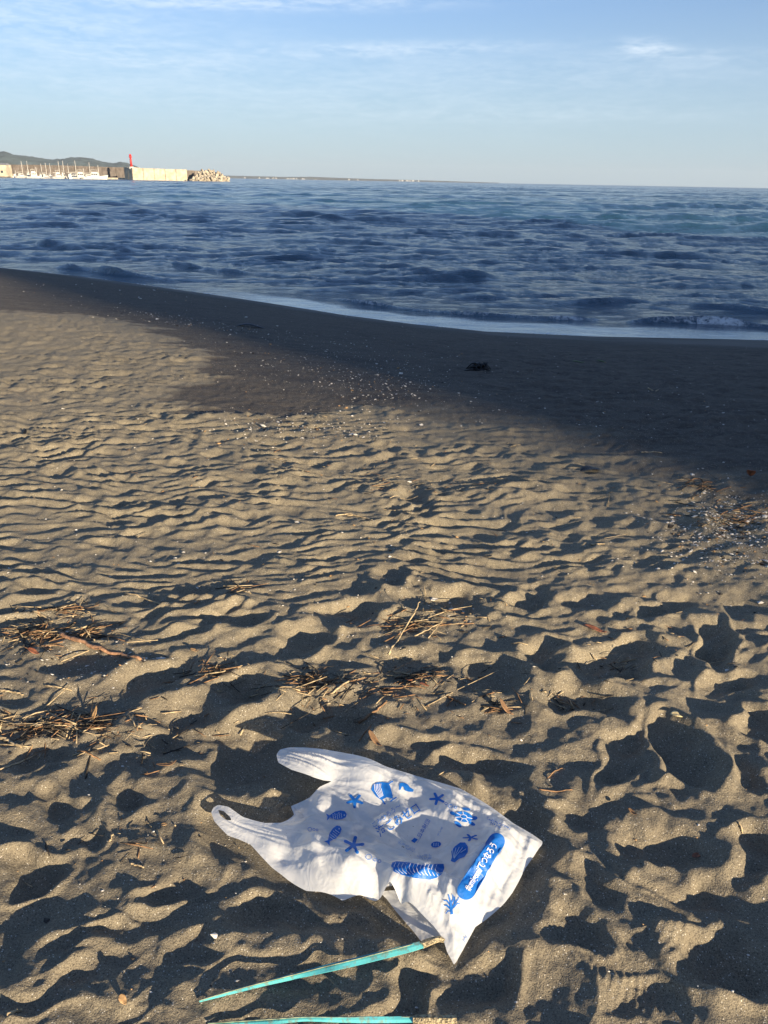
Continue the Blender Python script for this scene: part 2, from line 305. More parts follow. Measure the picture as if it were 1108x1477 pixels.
def sea_material():
    m, n = newmat('sea_water'); t = n.a('ShaderNodeTexCoord'); v = t.outputs['Object']
    foam = n.a('ShaderNodeAttribute', attribute_name='foam').outputs['Fac']; film = n.a('ShaderNodeAttribute', attribute_name='film').outputs['Fac']
    fd = n.a('ShaderNodeAttribute', attribute_name='fardist').outputs['Fac']
    lace = n.noise(v, 5.5, 6, .7, 1.4); lace2 = n.noise(v, 22, 4, .7, .8)
    lf = n.m('ADD', n.m('MULTIPLY', lace, .65), n.m('MULTIPLY', lace2, .35))
    fm = n.ramp(n.m('ADD', lf, n.m('MULTIPLY', foam, .42)), .62, .78)
    fm = n.m('MULTIPLY', fm, n.ramp(foam, .02, .6, 0, .9))
    b1 = n.noise(n.vmul(v, (.8, 1.5, 1)), 2.2, 6, .66, .8); b2 = n.noise(n.vmul(v, (.7, 1.4, 1)), 9, 4, .62, .4)
    b3 = n.m('ADD', n.noise(n.vmul(v, (.6, 1, 1)), .5, 5, .7, .5), n.m('MULTIPLY', n.noise(n.vmul(v, (.6, 1, 1)), .12, 4, .7, .5), 2.6))
    hh = n.m('ADD', n.m('MULTIPLY', n.m('ABSOLUTE', n.m('SUBTRACT', b1, .5)), -.20), n.m('ADD', n.m('MULTIPLY', n.m('ABSOLUTE', n.m('SUBTRACT', b2, .5)), -.05), n.m('MULTIPLY', b3, n.ramp(fd, .1, .3, .0, .25))))
    st = n.m('MULTIPLY', n.ramp(film, 0, 1, 1.0, .08), n.ramp(fd, .5, 1, .9, .8))
    b = n.a('ShaderNodeBump', ins={'Height': hh, 'Strength': st, 'Distance': 1.0})
    g = n.a('ShaderNodeNewGeometry')
    def ncol(sc, det):
        q = n.a('ShaderNodeTexNoise'); q.inputs['Scale'].default_value = sc; q.inputs['Detail'].default_value = det; q.inputs['Roughness'].default_value = .65; n.l.new(n.vmul(v, (.6, 1, 1)), q.inputs['Vector']); return q.outputs['Color']
    acc = None
    for sc, det, k_ in ((2.2, 2, .7), (.45, 3, .9), (.09, 4, .9), (.02, 4, .7)):
        d_ = n.a('ShaderNodeVectorMath', operation='SUBTRACT', ins={0: ncol(sc, det)}); d_.inputs[1].default_value = (.5, .5, .5)
        d2 = n.vmul(d_.outputs[0], (k_, k_, 0)); 
        if acc is None: acc = d2
        else:
            ad = n.a('ShaderNodeVectorMath', operation='ADD', ins={0: acc, 1: d2}); acc = ad.outputs[0]
    kk = n.m('MULTIPLY', n.ramp(fd, .05, .6, .0, 1.7), n.ramp(film, 0, 1, 1, 0)); sc_ = n.a('ShaderNodeVectorMath', operation='SCALE', ins={0: acc, 'Scale': kk})
    ad = n.a('ShaderNodeVectorMath', operation='ADD', ins={0: b.outputs[0], 1: sc_.outputs[0]}); nrm_ = n.a('ShaderNodeVectorMath', operation='NORMALIZE', ins={0: ad.outputs[0]}).outputs[0]
    deep = n.mix(n.ramp(n.noise(v, .12, 3, .5), .35, .7), (.019, .066, .112), (.027, .084, .130))
    wc = n.mix(film, deep, (.12, .13, .13))
    stk = n.noise(n.vmul(v, (.5, 3.2, 1)), 2.6, 5, .65, .6); wc = n.mix(n.m('MULTIPLY', film, n.ramp(stk, .5, .68, 0, .5)), wc, (.5, .54, .56)); wc = n.mix(n.ramp(fd, .25, .8), wc, (.016, .056, .115)); c = n.mix(fm, wc, (.80, .82, .83))
    p = n.a('ShaderNodeBsdfPrincipled', ins={'Base Color': c, 'Roughness': n.m('ADD', n.m('MULTIPLY', fm, .6), n.ramp(fd, .1, 1, .08, .14)), 'IOR': 1.62, 'Normal': nrm_})
    n.a('ShaderNodeOutputMaterial', ins={0: p.outputs[0]}); return m
SEAM = sea_material()

# ------------------------------------------------------------------ ground sheet
azd = np.radians(np.linspace(-32, 32, 850))
azo = np.radians(np.concatenate([32 + (180 - 32) * (np.linspace(0, 1, 130)[1:]) ** 2.0]))
az_all = np.concatenate([azd, azo, -azo[::-1][1:]])         # closes round the back
th = np.radians(np.linspace(58.5, 2.75, 860))
rows = np.concatenate([[.03, .12, .25, .4, .55, .68, .78], 1.45 / np.tan(th), 30.5 * 1.22 ** np.arange(1, 22)])
rows = np.unique(np.round(rows, 5))
A, Dd = np.meshgrid(az_all, rows)
X = np.sin(A) * Dd; Y = np.cos(A) * Dd
Z = np.empty_like(X)
for i in range(0, X.shape[0], 60): Z[i:i + 60] = H(X[i:i + 60], Y[i:i + 60])
V = np.stack([X, Y, Z], -1).reshape(-1, 3)
gme = npmesh('sand_beach', V, gridfaces(*X.shape, wrap=True)[:, ::-1])
xf, yf = V[:, 0], V[:, 1]
ed = pdist(xf, yf, dry_lit); ii = inpoly(xf, yf, dry_lit); sdv = np.where(ii, ed, -ed) + 0.16 * pn(xf / .5, yf / .35, 11) + 0.09 * pn(xf / .12, yf / .1, 12) + .22 * pn(xf / .9, yf / .16, 39)
soft = sm(xf + .25 * yf, .9, 1.8)
attr(gme, 'dry_lit', sm(sdv, -.05 - .5 * soft, .10 + .25 * soft) * (.96 - .30 * (1 - sm(np.hypot(xf, yf) + .5 * pn(xf / .6, yf / .5, 38), 1.6, 3.2))))  # sand near the camera painted darker too: foreground vignetting put into the colour
Ds = Dshore(xf, yf); attr(gme, 'wet', 1 - sm(Ds + .35 * pn(xf / 2.2, yf / 1.2, 31) - .12 * xf * (xf > 0), .5, 2.6))
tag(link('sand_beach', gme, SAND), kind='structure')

# ------------------------------------------------------------------ sea
azs = np.radians(np.concatenate([-np.linspace(38, 115, 40)[::-1], np.linspace(-37.9, 37.9, 500), np.linspace(38, 115, 40)]))
rs = np.concatenate([np.geomspace(8.0, 60, 430), np.geomspace(60.5, 850, 350), np.geomspace(890, 9500, 46)])
A, Dd = np.meshgrid(azs, rs); X = np.sin(A) * Dd; Y = np.cos(A) * Dd
DS = -(np.interp(X, _sx, _sy) - Y) * 0.86                   # metres out from the waterline
drow = np.gradient(rs)[:, None] * np.ones_like(X); dcol = Dd * (azs[300] - azs[299])
rng = np.random.RandomState(3)
Zs = np.zeros_like(X); OX = np.zeros_like(X); OY = np.zeros_like(X)
dirw = math.atan2(-.87, -.49)                                # towards the shore
grp = .9 + .8 * pn(X / 7, Y / 3.0, 41) + .4 * pn(X / 2.4, Y / 1.1, 42)
for k in range(150):
    L = (.40 * (7.5 / .40) ** (k / 134)) if k < 135 else 8 * (26 / 8) ** ((k - 135) / 14) * rng.uniform(.9, 1.1); kk = 2 * np.pi / L
    a = dirw + R(28) + rng.normal() * (.48 if L < 1.8 else .18); ph = rng.uniform(0, 6.28)
    amp = .0085 * min(L, 2.4) ** .8 * rng.uniform(.6, 1.3) * (.25 if L < 1.1 else .16 if L < 2 else .11) * (1 if k < 135 else 1.7)
    kx, ky = kk * math.cos(a), kk * math.sin(a)
    att = np.clip(1.6 - drow * abs(ky) / 1.7, 0, 1) * np.clip(1.6 - dcol * abs(kx) / 1.7, 0, 1)
    p = kx * X + ky * Y + ph + (.8 * pn(X / (L * 3), Y / (L * 3), 43) if L > 2 else 0)
    Zs += amp * att * np.cos(p); OX -= att * amp * 1.05 * math.cos(a) * np.sin(p); OY -= att * amp * 1.05 * math.sin(a) * np.sin(p)
sw = sm(DS + 1.2 * (1 - sm(X, -6.5, -1.5)), .7, 5.0)
# short sharp-crested chop
ux_ = X * .99 + Y * .14; vy_ = Y * .99 - X * .14; vy_ = vy_ + .5 * pn(ux_ / 5, vy_ / 4, 44)
for Lx, Ly, am, sd_ in ((.75, .34, .019, 45), (1.5, .62, .036, 46), (3.4, 1.15, .055, 47), (7, 2.3, .085, 48), (14, 4.6, .12, 49), (34, 11, .22, 50)):
    am = am * (1 if Ly < 4 else sm(Dd, 18, 60)); at = np.clip(1.6 - drow / (Ly * .40), 0, 1) * np.clip(1.5 - dcol / (Lx * .45), 0, 1); r_ = 1 - 2.4 * np.abs(pn(ux_ / Lx + .3 * pn(ux_ / Lx, vy_ / Ly, 5), vy_ / Ly, sd_)); Zs += am * at * r_ * (.55 + .6 * sm(pn(ux_ / (Lx * 2.7), vy_ / (Ly * 2.2), sd_ + 9), -.3, .4))
crest = Zs.copy()
Zs *= sw * grp; OX *= sw; OY *= sw
# small rollers standing up near the beach
foam = np.zeros_like(X)
def roller(d0, x0, x1, h, wd, fo, seed):
    global Zs, foam
    c = d0 + .5 * pn(X / 3.2, Y * 0, seed); t = (DS - c)
    env = sm(X, x0, x0 + 1.2) * (1 - sm(X, x1 - 1.2, x1)) * (.45 + .9 * sm(pn(X / 1.3, Y * 0 + 3, seed + 1), -.35, .5))
    prof = np.where(t < 0, np.exp(-(t / (wd * .38)) ** 2), np.exp(-(t / (wd * 1.5)) ** 2))
    Zs += env * h * prof; foam += .30 * fo * env * np.exp(-((t + wd * .3) / (wd * .8)) ** 2)
roller(1.35, 4.3, 9.0, .13, .13, 1.5, 51); roller(1.5, -1.5, 4.6, .045, .10, 1.0, 53); roller(.9, -9.6, -4.8, .13, .22, .35, 55); roller(3.4, 1, 9, .06, .3, .3, 57)
roller(5.2, -14, -8, .12, .4, .2, 59); roller(6.4, 0, 3.5, .12, .4, .15, 63); roller(3.6, -8, -1, .06, .25, .3, 65); roller(15, -4, 14, .10, .6, .1, 69)
cr = crest / max(1e-6, crest.std())
foam += .12 * sm(cr, 1.8, 3.0) * sm(DS, 1.5, 5) * (1 - sm(DS, 20, 60)) + .08 * np.exp(-((DS - 1.2) / 1.2) ** 2) + .16 * sm(DS, .6, 2) * (1 - sm(DS, 5, 14)) * (.5 + pn(X / 3, Y / 1.5, 78)) + .30 * np.exp(-((DS - .04) / .06) ** 2) * (.4 + sm(pn(X / .9, Y / .9, 75), -.2, .4)) + .16 * sm(pn(X / 1.1, Y / .7, 76), .05, .4) * (DS < 1.4) * (DS > 0)
film = (1 - sm(DS + .25 * pn(X / 1.2, Y / .8, 71), .7, 1.25)) * sm(X, -6.5, -1.5)
dep = np.maximum(.004, -(base(X, Y) - SEA)) if False else np.maximum(.004, DS * .13)
Zs = np.maximum(Zs, -.5 * dep) + .008 * pn(X / 1.5, Y / .8, 73) + .004 * pn(X / .4, Y / .3, 74)
V = np.stack([X + OX, Y + OY, SEA + Zs], -1).reshape(-1, 3)
sme = npmesh('sea', V, gridfaces(*X.shape)[:, ::-1])
attr(sme, 'foam', foam); attr(sme, 'film', film); attr(sme, 'fardist', sm(np.log(Dd), math.log(15), math.log(1500)))
tag(link('sea', sme, SEAM), kind='structure')

# ------------------------------------------------------------------ plastic bag
def plastic(name, col, tl, tr, rough=.42, edge=None):
    m, n = newmat(name); t = n.a('ShaderNodeTexCoord'); v = t.outputs['Object']
    c = n.mix(n.ramp(n.noise(v, 9, 4, .6), .4, .7), col, tuple(x * .9 for x in col))
    sp = n.m('GREATER_THAN', n.noise(v, 120, 3, .7), .70)
    c = n.mix(n.m('MULTIPLY', sp, n.m('MULTIPLY', n.ramp(n.noise(v, 6, 2, .5), .5, .6), .8)), c, (.10, .085, .07))
    wv = n.a('ShaderNodeVectorMath', operation='ADD', ins={0: v, 1: n.a('ShaderNodeTexNoise', ins={'Scale': 9.0, 'Vector': v}).outputs['Color']})
    vr = n.a('ShaderNodeTexVoronoi', feature='F1', ins={'Scale': 21.0, 'Vector': wv.outputs[0]}); vr2 = n.a('ShaderNodeTexVoronoi', feature='F1', ins={'Scale': 52.0, 'Vector': wv.outputs[0]})
    b = n.a('ShaderNodeBump', ins={'Height': n.m('ADD', n.m('MULTIPLY', n.noise(v, 60, 4, .6, 1.2), .5), n.m('ADD', n.m('MULTIPLY', vr.outputs['Distance'], 3.6), n.m('MULTIPLY', vr2.outputs['Distance'], .5))), 'Strength': .12, 'Distance': .003})
    p = n.a('ShaderNodeBsdfPrincipled', ins={'Base Color': c, 'Roughness': rough, 'Specular IOR Level': .5, 'Normal': b.outputs[0]})
    tb = n.a('ShaderNodeBsdfTranslucent', ins={'Color': c, 'Normal': b.outputs[0]}); tp = n.a('ShaderNodeBsdfTransparent', ins={'Color': (1, 1, 1, 1)})
    s = n.a('ShaderNodeMixShader', ins={0: tl}); n.l.new(p.outputs[0], s.inputs[1]); n.l.new(tb.outputs[0], s.inputs[2])
    s2 = n.a('ShaderNodeMixShader', ins={0: tr}); n.l.new(s.outputs[0], s2.inputs[1]); n.l.new(tp.outputs[0], s2.inputs[2])
    n.a('ShaderNodeOutputMaterial', ins={0: s2.outputs[0]}); return m
BAGM = plastic('milky_plastic', (.88, .90, .91), .36, .23, .24)
BLUE = plastic('blue_print', (.012, .17, .60), .25, .0, .5)
BLUE2 = plastic('pale_blue_print', (.30, .42, .66), .25, .0, .5)
WHT = plastic('white_print', (.80, .82, .85), .2, .0, .5)

inner = [(425, 1092, 0.064), (470, 1100, 0.066), (510, 1108, 0.066), (440, 1110, 0.060), (500, 1126, 0.046), (548, 1112, 0.066), (556, 1125, 0.054), (575, 1130, 0.056), (620, 1140, 0.047), (660, 1155, 0.043), (700, 1175, 0.044), (740, 1200, 0.034),
         (600, 1160, 0.046), (606, 1170, 0.051), (640, 1168, 0.046), (655, 1190, 0.047), (690, 1196, 0.048), (560, 1160, 0.030), (520, 1150, 0.038), (543, 1138, 0.048), (495, 1150, 0.034), (465, 1160, 0.030), (520, 1185, 0.025), (505, 1178, 0.023), (560, 1190, 0.023), (600, 1195, 0.023), (620, 1215, 0.021), (590, 1225, 0.028), (640, 1222, 0.023), (655, 1210, 0.030),
         (650, 1240, 0.029), (662, 1246, 0.046), (640, 1252, 0.048), (610, 1245, 0.039), (570, 1240, 0.046), (540, 1230, 0.046), (510, 1215, 0.043), (480, 1205, 0.038), (450, 1200, 0.037), (430, 1210, 0.037), (410, 1215, 0.038), (455, 1230, 0.059), (425, 1232, 0.045), (490, 1240, 0.062), (520, 1252, 0.063), (560, 1270, 0.063), (590, 1280, 0.066), (610, 1288, 0.061), (575, 1288, 0.041), (550, 1288, 0.023), (520, 1285, 0.028), (490, 1280, 0.030), (460, 1268, 0.032), (430, 1255, 0.026),
         (640, 1290, 0.059), (660, 1290, 0.061), (675, 1275, 0.062), (690, 1250, 0.063), (705, 1228, 0.062), (722, 1208, 0.055), (745, 1218, 0.033), (725, 1245, 0.037), (705, 1275, 0.033), (690, 1300, 0.030), (660, 1320, 0.034), (645, 1330, 0.030), (655, 1360, 0.015), (625, 1318, 0.038), (630, 1305, 0.051), (765, 1215, 0.018), (380, 1225, 0.026), (370, 1205, 0.030), (345, 1188, 0.033), (325, 1168, 0.041), (311, 1172, 0.039), (400, 1198, 0.032), (390, 1200, 0.033)]
ctl = np.array([np.append(G(*p)[:2], p[2]) for p in BAG_OUT[::2] + inner])
def tps_fit(P, lam=2e-5):
    n = len(P); d = np.hypot(P[:, None, 0] - P[None, :, 0], P[:, None, 1] - P[None, :, 1])
    K = np.where(d > 0, d * d * np.log(np.maximum(d, 1e-9)), 0) + lam * np.eye(n)
    Q = np.c_[np.ones(n), P[:, :2]]; A_ = np.block([[K, Q], [Q.T, np.zeros((3, 3))]])
    return P, np.linalg.solve(A_, np.r_[P[:, 2], 0, 0, 0])
def tps_eval(M, x, y):
    P, wt = M; z = wt[-3] + wt[-2] * x + wt[-1] * y
    for i in range(len(P)):
        d2 = (x - P[i, 0]) ** 2 + (y - P[i, 1]) ** 2; z = z + wt[i] * .5 * d2 * np.log(np.maximum(d2, 1e-18))
    return z
BT = tps_fit(ctl)
ux = G(700, 1270)[:2] - G(430, 1165)[:2]; ux /= np.hypot(*ux); uy = np.array([-ux[1], ux[0]])
org = G(430, 1165)[:2]
def smooth_loop(P, step=2.4):
    P = np.array(P, float); n = len(P); out = []
    for i in range(n):
        a, b, c, d = P[i - 1], P[i], P[(i + 1) % n], P[(i + 2) % n]
        k = max(1, int(np.hypot(*(c - b)[:2]) / step))
        for t in np.arange(k) / k:
            cr_ = .5 * (2 * b + (c - a) * t + (2 * a - 5 * b + 4 * c - d) * t * t + (3 * b - a - 3 * c + d) * t ** 3)
            out.append(.65 * (b + (c - b) * t) + .35 * cr_)
    return np.array(out)
out_px = smooth_loop(BAG_OUT)
out_w = np.array([np.append(G(p[0], p[1], p[2])[:2], p[2]) for p in out_px])
hole_px = [(315, 1169, .040), (323, 1171, .040), (331, 1177, .040), (334, 1182, .039), (326, 1182, .038), (318, 1177, .038)]
hole_w = np.array([np.append(G(*p)[:2], p[2]) for p in smooth_loop(hole_px)])
h1a, h1b = G(405, 1085, .06)[:2], G(560, 1115, .09)[:2]; h2a, h2b = G(310, 1170, .045)[:2], G(430, 1205, .05)[:2]
FOLDS = [([G(a, b, .045)[:2] for a, b in P_], am_, wd_) for P_, am_, wd_ in (
    ([(553, 1106), (560, 1140), (590, 1168)], .007, .012), ([(505, 1172), (560, 1212), (640, 1250)], -.006, .012), ([(540, 1180), (600, 1225), (652, 1245)], .005, .010), ([(652, 1262), (604, 1282), (566, 1292)], .008, .012),
    ([(430, 1168), (500, 1180), (560, 1196)], .006, .012), ([(600, 1124), (690, 1165), (765, 1210)], .006, .012), ([(640, 1256), (644, 1296), (654, 1345)], .007, .012), ([(726, 1226), (706, 1262), (690, 1325)], .005, .009),
    ([(745, 1238), (728, 1262), (716, 1300)], -.004, .008), ([(690, 1252), (716, 1268), (738, 1282)], .004, .008), ([(350, 1195), (430, 1222), (500, 1240)], .007, .012), ([(470, 1130), (500, 1150), (520, 1184)], .006, .010), ([(620, 1300), (650, 1318), (700, 1312)], .005, .010), ([(448, 1240), (470, 1262), (520, 1276)], .005, .010), ([(520, 1250), (555, 1262), (600, 1262)], -.005, .010))]
def ridged(x, y, s): return 1 - 2.2 * np.abs(pn(x, y, s))
def Zbag(x, y):
    z = tps_eval(BT, x, y)
    e = sm(pdist(x, y, out_w), .0, .030)
    du = (x - org[0]) * ux[0] + (y - org[1]) * ux[1]; dv = (x - org[0]) * uy[0] + (y - org[1]) * uy[1]
    wx = x + .02 * pn(x / .06, y / .06, 80); wy = y + .02 * pn(x / .06, y / .06, 81)
    calm = .35 + .9 * sm(pn(x / .12, y / .12, 79), -.2, .45); w1 = ridged(wx / .13, wy / .13, 82) * .0075 + (ridged(wx / .05, wy / .05, 83) * .0030 + ridged(wx / .02 + 5, wy / .02, 85) * .0008) * calm
    w2 = ridged(du / .14 + .5 * pn(dv / .1, du / .1, 86), dv / .026, 84) * .0018            # creases running along the bag
    basefold = sm(du, .26, .40); w3 = ridged(du / .02, dv / .10 + du * 2, 87) * .0022
    def strip(a, b, per, amp, sd_):
        t = b - a; L = np.hypot(*t); t = t / L; nn = np.array([-t[1], t[0]]); s = ((x - a[0]) * t[0] + (y - a[1]) * t[1]) / L; q = (x - a[0]) * nn[0] + (y - a[1]) * nn[1]
        m_ = np.exp(-((q) / .05) ** 2) * (1 - sm(s, .75, 1.25)) * (s > -.3); qq = q / (per * (.55 + .9 * np.clip(s, 0, 1.2)))
        return m_, (ridged(s * 1.3, qq, sd_)) * amp
    m1, p1 = strip(h1a, h1b, .017, .0060, 90); m2, p2 = strip(h2a, h2b, .012, .0034, 91)
    rg_ = np.random.RandomState(77); cre = np.zeros_like(x)
    for k in range(11):
        a_ = rg_.uniform(0, math.pi); P_ = rg_.uniform(.07, .20); ss = (x * math.cos(a_) + y * math.sin(a_)) / P_ + rg_.uniform(0, 1) + .35 * pn(x / .16, y / .16, 200 + k)
        tri = 4 * np.abs(ss - np.floor(ss) - .5) - 1; cre += tri * P_ * .042 * sm(pn(x / .13, y / .13, 220 + k), -.1, .35)
    for pts_, am_, wd_ in FOLDS:
        cre += am_ * np.clip(1 - pdist(x, y, pts_, False) / wd_, 0, 1)
    gen = w1 * .35 + w2 + basefold * w3 + cre
    return z + e * (gen * (1 - np.clip(m1 + m2, 0, 1)) + m1 * p1 + m2 * p2)
def pix_on_bag(px, py, lift=0.0):
    px = np.asarray(px, float); py = np.asarray(py, float)
    d = fw[None] + ((px - CX) / FPX)[:, None] * rt[None] - ((py - CY) / FPX)[:, None] * up[None]
    z = np.full(len(px), .045)
    for _ in range(14):
        t = (z + lift - CAM_H) / d[:, 2]; z = .5 * z + .5 * Zbag(d[:, 0] * t, d[:, 1] * t)
    t = (z + lift - CAM_H) / d[:, 2]; return np.stack([d[:, 0] * t, d[:, 1] * t, z + lift], -1)
def cdt_sheet(loop, holes, step, seed=1):
    rg = np.random.RandomState(seed); mn = loop[:, :2].min(0); mx = loop[:, :2].max(0)
    gx, gy = np.meshgrid(np.arange(mn[0], mx[0], step), np.arange(mn[1], mx[1], step)); gx = gx.ravel() + rg.uniform(-.3, .3, gx.size) * step; gy = gy.ravel() + rg.uniform(-.3, .3, gy.size) * step
    k = inpoly(gx, gy, loop) & (pdist(gx, gy, loop) > step * .6)
    for h in holes: k &= ~inpoly(gx, gy, h) & (pdist(gx, gy, h) > step * .5)
    pts = [Vector((a, b)) for a, b in loop[:, :2]]; edges = [(i, (i + 1) % len(pts)) for i in range(len(pts))]
    for h in holes:
        s = len(pts); pts += [Vector((a, b)) for a, b in h[:, :2]]; edges += [(s + i, s + (i + 1) % len(h)) for i in range(len(h))]
    pts += [Vector((a, b)) for a, b in zip(gx[k], gy[k])]
    vv, _, ff, *_r = geometry.delaunay_2d_cdt(pts, edges, [], 0, 1e-7)
    v = np.array([(p.x, p.y) for p in vv]); f = np.array([q for q in ff if len(q) == 3]); c = v[f].mean(1)
    ok = inpoly(c[:, 0], c[:, 1], loop)
    for h in holes: ok &= ~inpoly(c[:, 0], c[:, 1], h)
    f = f[ok]; a, b, c = v[f[:, 0]], v[f[:, 1]], v[f[:, 2]]; cr_ = (b[:, 0] - a[:, 0]) * (c[:, 1] - a[:, 1]) - (b[:, 1] - a[:, 1]) * (c[:, 0] - a[:, 0]); f[cr_ < 0] = f[cr_ < 0][:, ::-1]
    return v, f
bag = bpy.data.objects.new('plastic_bag', None); COL.objects.link(bag); bag.location = (0, 0, 0)
tag(bag, 'white translucent plastic shopping bag with blue sea-creature print lying crumpled on the dark sand', 'plastic bag')
v, f = cdt_sheet(out_w, [hole_w], .0024); z = Zbag(v[:, 0], v[:, 1])
link('top_sheet', npmesh('top_sheet', np.c_[v, z], f), BAGM, bag)
v, f = cdt_sheet(out_w, [hole_w], .006, 2); zt = Zbag(v[:, 0], v[:, 1]); e = np.minimum(pdist(v[:, 0], v[:, 1], out_w), pdist(v[:, 0], v[:, 1], hole_w))
hm = np.clip(np.exp(-(np.minimum(pdist(v[:, 0], v[:, 1], [h1a, (h1a + h1b) / 2], False), pdist(v[:, 0], v[:, 1], [h2a, (h2a + h2b) / 2], False)) / .06) ** 2), 0, 1)
zb = np.maximum(zt - e * (1.6 - 1.2 * hm), np.minimum(-.002 + .0035 * pn(v[:, 0] / .03, v[:, 1] / .03, 93) , zt - .0015)); zb = np.minimum(zb, zt - .0012 * (e > .001))
link('under_sheet', npmesh('under_sheet', np.c_[v, zb], f[:, ::-1]), BAGM, bag)
gus_px = smooth_loop([(548, 1286, .012), (558, 1297, .008), (570, 1313, .006), (583, 1328, .006), (596, 1343, .006), (608, 1358, .006), (616, 1357, .008), (626, 1352, .009), (640, 1356, .008), (650, 1364, .006), (656, 1350, .010), (640, 1325, .014), (610, 1300, .014), (580, 1284, .014)])
gw = np.array([np.append(G(*p)[:2], p[2]) for p in gus_px]); v, f = cdt_sheet(gw, [], .005, 3); GT_ = tps_fit(gw[::3], 1e-6)
zg = tps_eval(GT_, v[:, 0], v[:, 1]) + sm(pdist(v[:, 0], v[:, 1], gw), 0, .02) * (ridged(v[:, 0] / .05, v[:, 1] / .05, 95) * .004)
tag(link('side_gusset', npmesh('side_gusset', np.c_[v, zg], f), BAGM, bag), 'grey shaded side fold showing under the lower edge')

# printed shapes: each lies on the sheet itself
def tri_shape(loops, step=2.0):
    V_, F_ = [], []
    for lp in loops:
        lp = np.array(lp, float); v, f = cdt_sheet(lp, [], step, 5) if (np.ptp(lp[:, 0]) > step * 1.5 or np.ptp(lp[:, 1]) > step * 1.5) else (lp, None)
        if f is None or len(f) == 0:
            pts = [Vector(p[:2]) for p in lp]; vv, _, ff, *_r = geometry.delaunay_2d_cdt(pts, [(i, (i + 1) % len(pts)) for i in range(len(pts))], [], 1, 1e-7)
            v = np.array([(p.x, p.y) for p in vv]); f = np.array([q for q in ff if len(q) == 3])
            if len(f) == 0: continue
        n0 = sum(len(a) for a in V_); V_.append(v); F_.append(f + n0)
    return np.vstack(V_), np.vstack(F_)
def stamp(name, loops, mat, lift=.0024, parent=None, label=None):
    v, f = tri_shape(loops); P = pix_on_bag(v[:, 0], v[:, 1], lift)
    o = link(name, npmesh(name, P, f[:, ::-1]), mat, parent or bag)
    if label: o['label'] = label
    return o
def ell(cx, cy, rx, ry, rot=0, n=20, a0=0, a1=360):
    t = np.radians(np.linspace(a0, a1, n, endpoint=(a1 - a0) < 360)); x = rx * np.cos(t); y = ry * np.sin(t); c, s = math.cos(R(rot)), math.sin(R(rot))
    return np.stack([cx + x * c - y * s, cy + x * s + y * c], -1)
def stroke(pts, wd, w1=None):
    P = np.array(pts, float); T_ = np.gradient(P, axis=0); T_ /= np.maximum(1e-9, np.hypot(T_[:, 0], T_[:, 1]))[:, None]; N_ = np.stack([-T_[:, 1], T_[:, 0]], -1)
    ww = np.linspace(wd, w1 if w1 is not None else wd, len(P))[:, None] / 2; return np.vstack([P + N_ * ww, (P - N_ * ww)[::-1]])
def ring(cx, cy, r, wd=.9):
    a = ell(cx, cy, r, r * .92, 0, 16, 0, 180); b = ell(cx, cy, r, r * .92, 0, 16, 180, 360); return [stroke(a, wd), stroke(b, wd)]
def star(cx, cy, r, rot, sq=.85, fat=.3):
    out = []
    for i in range(5):
        a = R(rot + 72 * i); a2 = R(rot + 72 * i + 36)
        for da, rr in ((-11, .86), (-5, .99), (5, .99), (11, .86)): out.append((cx + r * rr * math.cos(a + R(da)), cy + r * rr * sq * math.sin(a + R(da))))
        out.append((cx + r * fat * math.cos(a2), cy + r * fat * sq * math.sin(a2)))
    return np.array(out)
stamp('printed_starfish', [star(512, 1155, 13, 20, .85)], BLUE)
stamp('printed_starfish', [star(510, 1219, 16, -6, .85, .26)], BLUE)
stamp('printed_starfish', [star(631, 1152, 12, -40, .8, .3)], BLUE)
stamp('printed_starfish', [star(679, 1208, 12, 30, .45, .26)], BLUE)
def fish(cx, cy, L, Wd, rot, nc, nr, name):
    c, s = math.cos(R(rot)), math.sin(R(rot)); tr = lambda p: np.stack([cx + p[:, 0] * c - p[:, 1] * s, cy + p[:, 0] * s + p[:, 1] * c], -1)
    body = np.array([(-L * .5, 0), (-L * .42, -Wd * .34), (-L * .2, -Wd * .5), (L * .1, -Wd * .46), (L * .32, -Wd * .25), (L * .42, -Wd * .12), (L * .6, -Wd * .42), (L * .55, 0), (L * .6, Wd * .38), (L * .42, Wd * .12), (L * .3, Wd * .26), (L * .1, Wd * .46), (-L * .2, Wd * .5), (-L * .42, Wd * .34)])
    o = stamp(name, [tr(body)], BLUE); lines = []
    for i in range(nc):
        for j in range(nr):
            x = -L * .22 + L * .55 * i / nc; y = -Wd * .30 + Wd * .6 * (j + .5 * (i % 2)) / nr
            lines.append(stroke(tr(np.array([(x, y - 1.3), (x + 1.0, y), (x, y + 1.3)])), .7))
    lines.append(tr(ell(-L * .36, -Wd * .08, .9, .9, 0, 8)))
    stamp('scale_marks', lines, WHT, .0036, o); return o
fish(487, 1176, 27, 13, 172, 5, 3, 'printed_fish'); fish(482, 1203, 29, 13, 128, 5, 3, 'printed_fish')
